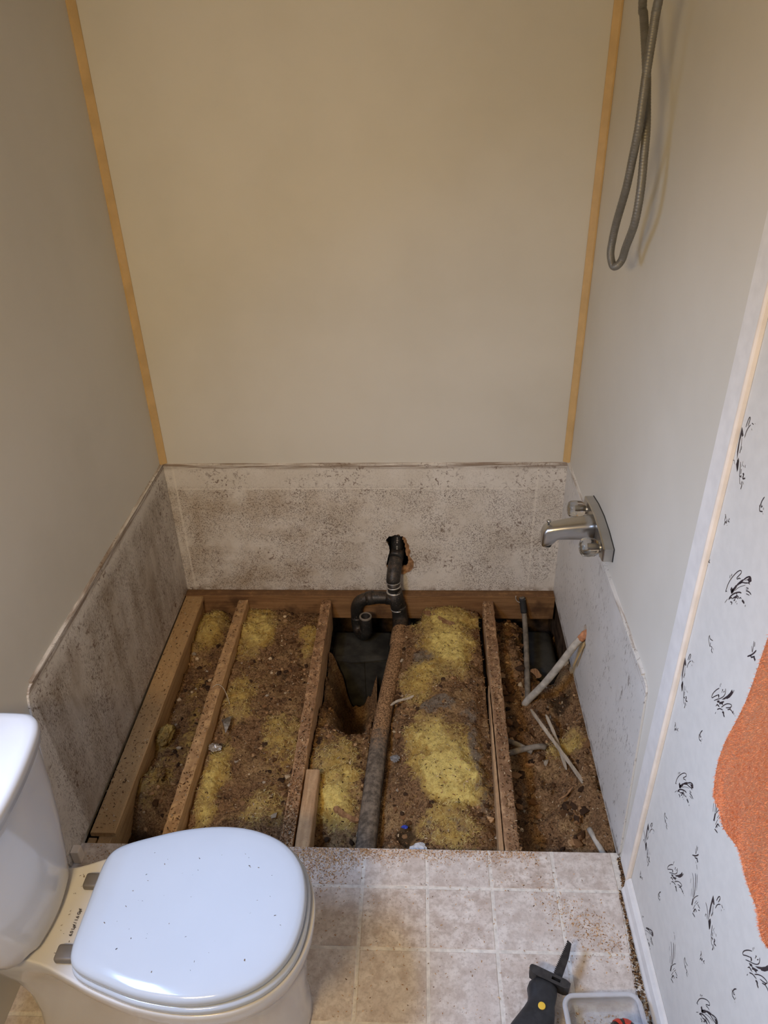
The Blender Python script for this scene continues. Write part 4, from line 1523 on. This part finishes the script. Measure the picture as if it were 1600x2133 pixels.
crumple('insulation_tuft', 'loose yellow insulation clump at the left plank', 'insulation', (0.105, -0.725, -0.066), (0.024, 0.044, 0.040), M['insul'], 9, 0.9, 4)
crumple('insulation_tuft', 'ragged grey-tan insulation clump under the left plank edge', 'insulation', (0.115, -0.900, -0.078), (0.034, 0.048, 0.040), M['insul'], 11, 0.8, 4)
for o in COL.objects:
    if o.name.startswith('insulation_tuft'):
        me = o.data
        at = me.attributes.new('yellow', 'FLOAT', 'POINT')
        at.data.foreach_set('value', np.full(len(me.vertices), 0.72 if '001' not in o.name else 0.5, dtype=np.float32))
        at = me.attributes.new('grey', 'FLOAT', 'POINT')
        at.data.foreach_set('value', np.full(len(me.vertices), 0.1 if '001' not in o.name else 0.42, dtype=np.float32))
        for p in me.polygons:
            p.use_smooth = True

# crumbs on the joists and in the corners
rnd = random.Random(77)
pts = []
for (x0, x1, y0, y1, z, n) in ((0.224, 0.258, -1.17, -0.05, FT + 0.0024, 420), (0.571, 0.607, -1.17, -0.05, FT + 0.0028, 900), (1.222, 1.258, -1.17, -0.05, FT + 0.0028, 900),
                               (0.012, 0.080, -1.13, -0.05, FT + 0.0180, 500)):
    for _ in range(n):
        pts.append((rnd.uniform(x0, x1), rnd.uniform(y0, y1), z))
for _ in range(420):
    pts.append((rnd.uniform(0.571, 0.607), -1.175 + abs(rnd.gauss(0, 0.13)), FT + 0.004))
chips('rotten_wood_crumbs', pts, None, 0.002, 0.008, seed=3, wt=[5, 5, 5, 3, 3, 1, 2], label='brown wood crumbs caked on top of the joists', cat='debris', flat=0.6)

# sawdust on the vinyl along the cut, and the dirt line at the baseboard
pts = []
for _ in range(5600):
    x = rnd.gauss(0.66, 0.09) if rnd.random() < 0.66 else rnd.uniform(0.58, 1.30)
    reach = 0.075 * math.exp(-((x - 0.66) / 0.11) ** 2) + 0.034 * (0.4 + abs(math.sin(x * 23)))
    y = YC - 0.002 - abs(rnd.gauss(0, 1)) * reach * 0.55
    if 0.50 < x < 1.33:
        pts.append((x, y, 0.0005))
for _ in range(800):
    x = rnd.gauss(1.40, 0.07)
    pts.append((min(x, 1.498), -1.405 + (1.42 - x) * 0.6 + rnd.gauss(0, 0.035), 0.0005))
for _ in range(700):
    pts.append((rnd.uniform(0.55, 1.45), rnd.uniform(-1.62, YC), 0.0005))
for _ in range(420):
    pts.append((rnd.uniform(0.03, 0.30), rnd.uniform(-1.35, YC), 0.0005))
pts = [p for p in pts if p[1] < YC - 0.001]
chips('sawdust', pts, None, 0.0014, 0.0052, cols=[(0.62, 0.38, 0.18), (0.50, 0.28, 0.12), (0.38, 0.20, 0.09), (0.68, 0.50, 0.30), (0.16, 0.09, 0.05)], wt=[5, 5, 4, 2, 2], seed=8,
      label='orange-brown sawdust scattered on the vinyl along the cut edge', cat='sawdust')
pts = []
for _ in range(2300):
    y = rnd.uniform(-2.3, -1.20)
    xl = 1.512 + (y + 1.24) * 0.105 if y > -1.70 else 1.464
    xr = 1.501 if y < -1.294 else 1.519
    pts.append((rnd.uniform(min(xl, xr - 0.006), xr), y, 0.0003 + rnd.random() * 0.0022))
chips('baseboard_dirt', pts, None, 0.003, 0.0085, seed=12, wt=[5, 4, 3, 2, 6, 2, 2], label='dark gritty dirt in the gap along the right baseboard', cat='dirt')

# =================================================================== TOILET
YT = -1.611
to = thing('toilet', 'white two-piece toilet with closed lid standing left of the opening', 'toilet', (0.38, YT, 0.0))


def sym(tab, z, n=4, k=1.0, dx=0.0, sx=1.0, cx=0.5):
    tab = [(cx + (x - cx) * sx + dx, w * k) for x, w in tab]
    pts = [(x, YT + w, z) for x, w in tab] + [(x, YT - w, z) for x, w in tab[-2:0:-1]]
    return [tuple(p) for p in catmull(pts, n, True)]


LID = [(0.281, 0), (0.281, 0.045), (0.283, 0.092), (0.293, 0.120), (0.318, 0.138), (0.37, 0.157), (0.44, 0.177), (0.52, 0.187), (0.59, 0.181), (0.65, 0.160), (0.69, 0.131), (0.718, 0.092), (0.732, 0.047), (0.736, 0)]
RIM = [(0.035, 0), (0.035, 0.050), (0.040, 0.088), (0.19, 0.100), (0.27, 0.127), (0.33, 0.152), (0.42, 0.180), (0.52, 0.194), (0.60, 0.188), (0.66, 0.166), (0.705, 0.132), (0.733, 0.088), (0.747, 0.044), (0.751, 0)]
bm = nb()
secs = [(0.3865, .955, .985, 0), (0.3875, .985, .995, 0), (0.384, .997, .999, 0), (0.376, 1.0, 1.0, 0), (0.350, .985, .99, 0), (0.325, .93, .965, 0.0), (0.28, .80, .92, 0.0), (0.22, .66, .87, 0.01), (0.15, .60, .84, 0.012),
        (0.08, .62, .83, 0.012), (0.03, .66, .84, 0.012), (0.010, .68, .85, 0.012), (0.0008, .67, .845, 0.012)]
loft(bm, [sym(RIM, z, 4, k, dx, sx, 0.45) for z, k, sx, dx in secs])
bowl = child('bowl', bm, M['porc'], to, True)
SEAT = [(x + (0.006 if x > .5 else 0.0), w + 0.005 if w else 0) for x, w in LID]
bm = nb()
loft(bm, [sym(SEAT, z, 4, k, 0, k, .51) for z, k in ((0.3885, .985), (0.391, .998), (0.398, 1.0), (0.4045, .995), (0.4065, .97))])
child('seat', bm, M['lid'], to, True)
bm = nb()
loft(bm, [sym(LID, z, 4, k, 0, k, .51) for z, k in ((0.4085, .985), (0.410, .997), (0.417, 1.0), (0.424, .993), (0.4285, .972), (0.4310, .93), (0.4330, .84), (0.4342, .6), (0.4347, .25))])
child('seat_lid', bm, M['lid'], to, True)


def tank_loop(z, xf, hw, xb=0.030, bow=0.010):
    tab = [(xb, 0), (xb, hw * .6), (xb + .002, hw - .012), (xb + .014, hw), (xf - .060, hw), (xf - .028, hw - .009), (xf - .010, hw - .034), (xf, hw * .62), (xf + bow * .75, hw * .3), (xf + bow, 0)]
    return sym(tab, z, 4)


bm = nb()
loft(bm, [tank_loop(z, xf, hw) for z, xf, hw in ((0.3895, .195, .104), (0.392, .203, .116), (0.405, .206, .128), (0.45, .203, .150), (0.52, .199, .172), (0.60, .195, .187), (0.70, .192, .196), (0.722, .192, .197))])
child('tank', bm, M['porc'], to, True)
bm = nb()
loft(bm, [tank_loop(z, xf, hw, .022) for z, xf, hw in ((0.7235, .193, .199), (0.7265, .200, .206), (0.750, .202, .208), (0.7595, .199, .205), (0.7640, .192, .198), (0.7655, .180, .186))])
child('tank_lid', bm, M['porc'], to, True)
for hy in (0.066, -0.088):
    bm = nb()
    box(bm, 0.244, 0.284, YT + hy - 0.017, YT + hy + 0.017, 0.3865, 0.4035, 0.006, 3)
    child('hinge', bm, M['hinge'], to, True)['label'] = 'grey plastic seat hinge'
cu = bpy.data.curves.new('flush_text', 'FONT')
cu.body = '6.0 Lpf / 1.6 Gpf'
cu.size = 0.0088
cu.extrude = 0.0001
cu.offset = 0.00022
cu.align_x = 'CENTER'
tob = bpy.data.objects.new('tmp_text', cu)
COL.objects.link(tob)
bpy.context.view_layer.update()
me = bpy.data.meshes.new_from_object(tob.evaluated_get(bpy.context.evaluated_depsgraph_get()))
bpy.data.objects.remove(tob)
bm = nb()
bm.from_mesh(me)
bm.transform(Matrix.Translation((0.2575, YT - 0.020, 0.3880)) @ Matrix.Rotation(PI / 2, 4, 'Z'))
child('printed_text', bm, M['ink'], to)['label'] = 'small dark flush-volume print'
# flecks lying on the lid
pts = []
while len(pts) < 46:
    x, y = rnd.uniform(0.30, 0.71), rnd.uniform(-1.76, -1.46)
    if ((x - .5) / .2) ** 2 + ((y - YT) / .15) ** 2 < 1:
        pts.append((x, y, 0.4340))
for _ in range(22):
    pts.append((rnd.uniform(0.225, 0.265), rnd.uniform(YT - .10, YT + .09), 0.3877))
chips('sawdust_flecks', pts, None, 0.0018, 0.0042, cols=[(0.10, 0.08, 0.06), (0.17, 0.12, 0.08), (0.05, 0.04, 0.035)], seed=21, label='dark flecks scattered over the closed toilet lid', cat='debris')
lath('wood_splinter', 'dark chip lying on the front of the toilet lid', 'splinter', (0.528, -1.756, 0.4325), (0.539, -1.768, 0.4320), 0.006, 0.0015, M['bark'], 41, 5, 0.0)

# =================================================================== TUB FAUCET
fa = thing('tub_faucet', 'satin chrome two-handle tub faucet on the right wall', 'faucet', (1.52, -0.56, 0.67))


def plate_loop(x, g=0.0):
    a = [(-0.408, 0.648), (-0.408, 0.690), (-0.48, 0.7035), (-0.557, 0.709), (-0.634, 0.7035), (-0.706, 0.690), (-0.706, 0.648), (-0.634, 0.637), (-0.557, 0.633), (-0.48, 0.637)]
    c = (-0.557, 0.671)
    return [(x, c[0] + (y - c[0]) * (1 - g), c[1] + (z - c[1]) * (1 - 2.0 * g)) for y, z in a]


bm = nb()
loft(bm, [plate_loop(1.5185), plate_loop(1.494), plate_loop(1.4915, .012), plate_loop(1.490, .03)])
child('cover_plate', bm, M['chrome'], fa)
bm = nb()
loft(bm, [plate_loop(1.5208, -.012), plate_loop(1.5182, -.012)])
child('gasket', bm, M['gasket'], fa)['label'] = 'black rubber gasket'


def spout_loop(x, z0, z1, hw):
    cy, r = -0.557, 0.42
    out = []
    for k in range(24):
        a = 2 * PI * k / 24
        ca, sa = math.cos(a), math.sin(a)
        e = 2 / 3.6
        out.append((x, cy + hw * math.copysign(abs(ca) ** e, ca), (z0 + z1) / 2 + (z1 - z0) / 2 * math.copysign(abs(sa) ** e, sa)))
    return out


bm = nb()
loft(bm, [spout_loop(1.493, .634, .703, .036), spout_loop(1.46, .636, .698, .033), spout_loop(1.42, .636, .691, .030), spout_loop(1.385, .633, .684, .027), spout_loop(1.370, .614, .681, .0255),
          spout_loop(1.353, .606, .677, .0245), spout_loop(1.345, .606, .668, .0230), spout_loop(1.341, .609, .658, .0190)])
child('spout', bm, M['chrome'], fa, True)
bm = nb()
tube(bm, [(1.362, -0.557, 0.608), (1.362, -0.557, 0.602)], [0.0115, 0.0105], 16)
child('spout_outlet', bm, M['gasket'], fa)
bm = nb()
tube(bm, [(1.358, -0.557, 0.676), (1.358, -0.557, 0.688), (1.358, -0.557, 0.6885), (1.358, -0.557, 0.694), (1.358, -0.557, 0.6955)], [0.003, 0.003, 0.0065, 0.0065, 0.004], 14)
child('diverter_knob', bm, M['chrome'], fa, True)
for hy in (-0.452, -0.662):
    bm = nb()
    loops = []
    for x, r in ((1.486, .014), (1.482, .021), (1.474, .0262), (1.456, .0272), (1.444, .0262), (1.437, .022), (1.433, .014)):
        loops.append([(x, hy + r * (1 + .045 * math.cos(8 * a)) * math.cos(a), 0.668 + r * (1 + .045 * math.cos(8 * a)) * math.sin(a)) for a in [2 * PI * k / 48 for k in range(48)]])
    loft(bm, loops)
    h = child('handle', bm, M['acryl'], fa, True)
    h['label'] = 'clear acrylic knob'
    bm = nb()
    tube(bm, [(1.4925, hy, 0.668), (1.486, hy, 0.668), (1.485, hy, 0.668), (1.456, hy, 0.668)], [0.016, 0.014, 0.0065, 0.0055], 14)
    child('handle_stem', bm, M['chrome'], h, True)

# =================================================================== SHOWER HOSE
ho = thing('shower_hose', 'grey ribbed metal shower hose hanging in a loop on the right wall', 'hose', (1.444, -0.60, 1.45))
path = [(1.434, -0.774, 2.18), (1.434, -0.704, 1.982), (1.434, -0.697, 1.959), (1.434, -0.693, 1.919), (1.434, -0.687, 1.86), (1.434, -0.686, 1.817), (1.434, -0.684, 1.755), (1.434, -0.668, 1.697), (1.434, -0.648, 1.635), (1.434, -0.6, 1.554), (1.434, -0.582, 1.507), (1.434, -0.581, 1.473), (1.439, -0.598, 1.451), (1.446, -0.611, 1.454), (1.456, -0.609, 1.468), (1.456, -0.629, 1.501), (1.456, -0.675, 1.563), (1.456, -0.686, 1.631), (1.456, -0.675, 1.697), (1.456, -0.662, 1.752), (1.456, -0.628, 1.813), (1.456, -0.601, 1.857), (1.456, -0.551, 1.918), (1.456, -0.512, 1.962), (1.456, -0.487, 1.989), (1.456, -0.417, 2.18)]
cen = catmull(path, 40)
rad = [0.0092 + 0.0002 * (1 if (i // 2) % 2 else -1) for i in range(len(cen))]
bm = nb()
tube(bm, cen, rad, 12)
child('hose_body', bm, M['hose'], ho, True)
bm = nb()
box(bm, 1.420, 1.5205, -0.804, -0.387, 2.17, 2.215, 0.008)
child('hose_bracket', bm, M['chrome'], ho)

# =================================================================== TOWEL ON ITS BAR
tb = thing('towel_bar', 'towel bar on the wallpapered wall above the frame', 'towel bar', (1.50, -2.05, 1.46))
bm = nb()
tube(bm, [(1.443, -2.45, 1.46), (1.443, -1.66, 1.46)], 0.009, 14)
child('bar', bm, M['chrome'], tb, True)
for y in (-2.42, -1.69):
    bm = nb()
    tube(bm, [(1.5205, y, 1.46), (1.515, y, 1.46), (1.512, y, 1.46), (1.443, y, 1.46), (1.432, y, 1.46)], [0.024, 0.022, 0.011, 0.010, 0.009], 16)
    child('bracket', bm, M['chrome'], tb, True)
tw = thing('towel', 'fluffy orange bath towel hanging at the right edge', 'towel', (1.42, -2.0, 0.95))
prof = [(1.474, 1.02), (1.475, 1.12), (1.475, 1.24), (1.473, 1.36), (1.468, 1.44)]
prof += [(1.443 + 0.021 * math.cos(a), 1.46 + 0.021 * math.sin(a)) for a in (0.3, 0.9, 1.57, 2.2, 2.8)]
prof += [(1.421, 1.44), (1.421, 1.38), (1.421, 1.32), (1.421, 1.26), (1.421, 1.20), (1.421, 1.14), (1.421, 1.09), (1.421, 1.04), (1.422, 0.99), (1.423, 0.96), (1.424, 0.935)]
pr = [(p.x, p.z) for p in catmull([(x, 0, z) for x, z in prof], 3)]
bm = nb()
NY = 70
rows = []
for i, (x, z) in enumerate(pr):
    row = []
    for j in range(NY + 1):
        v = j / NY
        s = max(0.0, min(1.0, (1.42 - z) / 0.45))
        front = x < 1.443
        ye = -1.722 - 0.012 * math.sin(z * 16) - 0.014 * (1 - s) if front else -1.745
        y = ye - v * 0.52 + (0.010 * math.sin(z * 21) * (1 - v))
        fold = (0.008 * math.sin(v * 21 + 1.2 + z * 2.2) + 0.004 * math.sin(v * 43 + z * 6)) * (0.25 + 0.75 * s) if front else 0.004 * math.sin(v * 18)
        ridge = 0.012 * math.exp(-((v - 0.16 - 0.25 * (1.15 - z)) / 0.05) ** 2) * s if front else 0
        zz = z + (0.006 * math.sin(v * 11) * s if front else 0)
        xx = x + (fold - ridge if front else fold) - (0.003 * s if front else 0)
        row.append(bm.verts.new((min(xx, 1.432) if front and z < 1.43 else xx, y, zz)))
    rows.append(row)
for i in range(len(rows) - 1):
    for j in range(NY):
        bm.faces.new((rows[i][j], rows[i][j + 1], rows[i + 1][j + 1], rows[i + 1][j]))
tri_src = [(r[j].co.copy(), r[j + 1].co.copy(), rows[i + 1][j].co.copy()) for i, r in enumerate(rows[:-1]) for j in range(NY) if r[j].co.x < 1.435]
bmesh.ops.solidify(bm, geom=bm.faces[:], thickness=0.007)
child('towel_cloth', bm, M['towel'], tw, True)
rnd = random.Random(9)
V, F = [], []
for k in range(42000):
    a, b, c = rnd.choice(tri_src)
    u, v = rnd.random(), rnd.random()
    p = a + (b - a) * u + (c - a) * v
    nrm = (b - a).cross(c - a)
    if nrm.length < 1e-9:
        continue
    nrm.normalize()
    if nrm.x > 0:
        nrm = -nrm
    p = p + nrm * 0.0005
    d = nrm * rnd.uniform(.002, .004) + Vector((0, rnd.uniform(-.0018, .0018), rnd.uniform(-.003, .001)))
    t = Vector((0, rnd.uniform(-1, 1), rnd.uniform(-1, 1))).normalized() * 0.0005
    n0 = len(V)
    V += [tuple(p - t), tuple(p + t), tuple(p + d)]
    F.append((n0, n0 + 1, n0 + 2))
me = bpy.data.meshes.new('pile')
mi = tw.matrix_world.inverted()
me.from_pydata([tuple(mi @ Vector(v)) for v in V], [], F)
stuff(link('pile', me, M['towel'], tw))

# =================================================================== RECIPROCATING SAW
sa = thing('reciprocating_saw', 'black reciprocating saw lying on the vinyl floor', 'saw', (1.24, -1.62, 0.0))
ax = Vector((0.42, 0.92, 0)).normalized()      # points along the tool towards the blade
sd = Vector((ax.y, -ax.x, 0))
O = Vector((1.268, -1.562, 0.052))             # nose of the gear case


def rl(d, w, h, off=0.0, dz=0.0, n=24, e=2.6):
    out = []
    for k in range(n):
        a = 2 * PI * k / n
        ca, sa_ = math.cos(a), math.sin(a)
        p = O - ax * d + sd * (off + w * math.copysign(abs(ca) ** (2 / e), ca)) + Vector((0, 0, dz + h * math.copysign(abs(sa_) ** (2 / e), sa_)))
        out.append(p)
    return out


bm = nb()
loft(bm, [rl(0.000, .020, .016, -0.004), rl(0.004, .028, .022, -0.006), rl(0.016, .0335, .029, -0.008), rl(0.028, .034, .031, -0.008), rl(0.042, .031, .030, -0.004), rl(0.058, .032, .032, 0.000),
          rl(0.075, .036, .036, 0.000), rl(0.095, .0385, .040, -0.004), rl(0.118, .040, .043, -0.010), rl(0.150, .043, .044, -0.016), rl(0.20, .045, .045, -0.022), rl(0.26, .043, .044, -0.026), rl(0.30, .036, .038, -0.028), rl(0.31, .024, .026, -0.028)])
child('body', bm, M['rubber'], sa, True)
bm = nb()
p = O - ax * 0.068 + Vector((0, 0, 0.0345)) + sd * 0.002
tube(bm, [p, p + Vector((0, 0, 0.0030)), p + Vector((0, 0, 0.0036))], [0.0082, 0.0082, 0.0070], 20)
child('yellow_disc', bm, M['yellow'], sa)['label'] = 'round yellow inset'
bm = nb()                                         # foot plate, a slotted bar across the nose
q0 = O + ax * 0.010
for s_, (a, b_) in enumerate(((-0.046, -0.012), (0.030, 0.046))):
    pass
plate_with_hole(bm, [(-.050, .004), (-.046, -.008), (-.030, -.012), (.036, -.012), (.046, -.007), (.047, .006), (.036, .011), (-.038, .012), (-.047, .010)],
                [[(.004, -.004), (.024, -.004), (.024, .004), (.004, .004)]],
                lambda u, v, t: tuple(q0 + sd * u + ax * v * 0.8 + Vector((0, 0, t - 0.012 + v * 0.2))), 0.032)
child('foot_plate', bm, M['steel'], sa)
bm = nb()
p = q0 - sd * 0.016 + Vector((0, 0, 0.0125))
tube(bm, [p, p + Vector((0, 0, 0.003))], 0.0045, 14)
child('screw', bm, M['chrome'], sa)
bm = nb()                                         # toothed blade
B0 = O + ax * 0.0 + sd * 0.014
bl = (Vector((1.335, -1.462, 0.056)) - B0).normalized()
bs = Vector((bl.y, -bl.x, 0)).normalized()
Lb = (Vector((1.335, -1.462, 0.056)) - B0).length
loop = []
nt_ = 21
for k in range(nt_):
    t = 0.18 + 0.80 * k / nt_
    w = 0.0125 - 0.0055 * max(0, (t - 0.35) / 0.65)
    loop.append((t * Lb, -w + 0.0028))
    loop.append(((t + 0.80 / nt_ * 0.75) * Lb, -w - 0.0004))
loop = [(-0.01, -0.007), (0.16 * Lb, -0.008)] + loop + [(Lb * 1.0, -0.0062), (Lb * 0.965, 0.0045), (0.66 * Lb, 0.0092), (0.16 * Lb, 0.0092), (-0.01, 0.006)]
prism(bm, [tuple(B0 + bl * a + bs * b) for a, b in loop], (0, 0, 0.0012))
child('blade', bm, M['steel'], sa)
sa.location.z += 0.0

# =================================================================== PLASTIC TUB AND TOOL AT THE BOTTOM EDGE
pt = thing('plastic_tub', 'clear plastic tub with dusty bottom beside the saw', 'tub', (1.39, -1.66, 0.0))


def rrect(cx, cy, hx, hy, r, z, n=6, rot=0.05):
    out = []
    for sx, sy, a0 in ((1, 1, 0), (-1, 1, PI / 2), (-1, -1, PI), (1, -1, 1.5 * PI)):
        for k in range(n + 1):
            a = a0 + PI / 2 * k / n
            x, y = sx * (hx - r) + r * math.cos(a), sy * (hy - r) + r * math.sin(a)
            out.append((cx + x * math.cos(rot) - y * math.sin(rot), cy + x * math.sin(rot) + y * math.cos(rot), z))
    return out


TC = (1.388, -1.652)
R = lambda h, z, r=.022: rrect(TC[0], TC[1], .084 + h, .072 + h, r + h, z)
bm = nb()
loft(bm, [R(-.014, .0012, .018), R(-.010, .0008), R(-.001, .046), R(-.0022, .046), R(-.0112, .0026), R(-.015, .0026, .018)], cap0=True, cap1=True)
child('tub_body', bm, M['tub'], pt, True)
bm = nb()
loft(bm, [R(-.0005, .0445), R(.0055, .0440), R(.0070, .0480), R(.0055, .0515), R(-.001, .0520), R(-.0045, .0490), R(-.0025, .0455)], cap0=False, cap1=False)
child('tub_rim', bm, M['tubrim'], pt, True)
pts = [(TC[0] + rnd.uniform(-.06, .06), TC[1] + rnd.uniform(-.05, .055), 0.0030) for _ in range(260)]
o = chips('tub_crumbs', pts, None, 0.002, 0.006, cols=[(0.5, 0.40, 0.30), (0.35, 0.22, 0.12), (0.6, 0.52, 0.42)], seed=31, label='brown crumbs lying in the clear plastic tub', cat='debris')
ht = thing('hand_tool', 'round black and red tool end standing in the clear tub', 'tool', (1.408, -1.692, 0.003))
bm = nb()
prf = [(.028, .0032), (.033, .008), (.034, .05), (.037, .075), (.0385, .096), (.037, .108), (.031, .118), (.020, .125), (.007, .127)]
loft(bm, [[(1.408 + r * math.cos(a), -1.692 + r * math.sin(a), z) for a in [2 * PI * k / 28 for k in range(28)]] for r, z in prf])
child('tool_body', bm, M['blackp'], ht, True)
for a0, wd in ((1.25, 0.26), (1.95, 0.16), (0.35, 0.30), (3.4, 0.3), (4.6, 0.3)):
    bm = nb()
    loft(bm, [[(1.408 + (r + e) * math.cos(a0 + s * wd), -1.692 + (r + e) * math.sin(a0 + s * wd), z + e * f) for s, e, f in ((-1, -.001, 0), (-1, .0012, .6), (0, .0014, .7), (1, .0012, .6), (1, -.001, 0))] for r, z in prf[3:-1]])
    child('red_stripe', bm, M['red'], ht)['label'] = 'red rubber stripe'

bpy.context.view_layer.update()
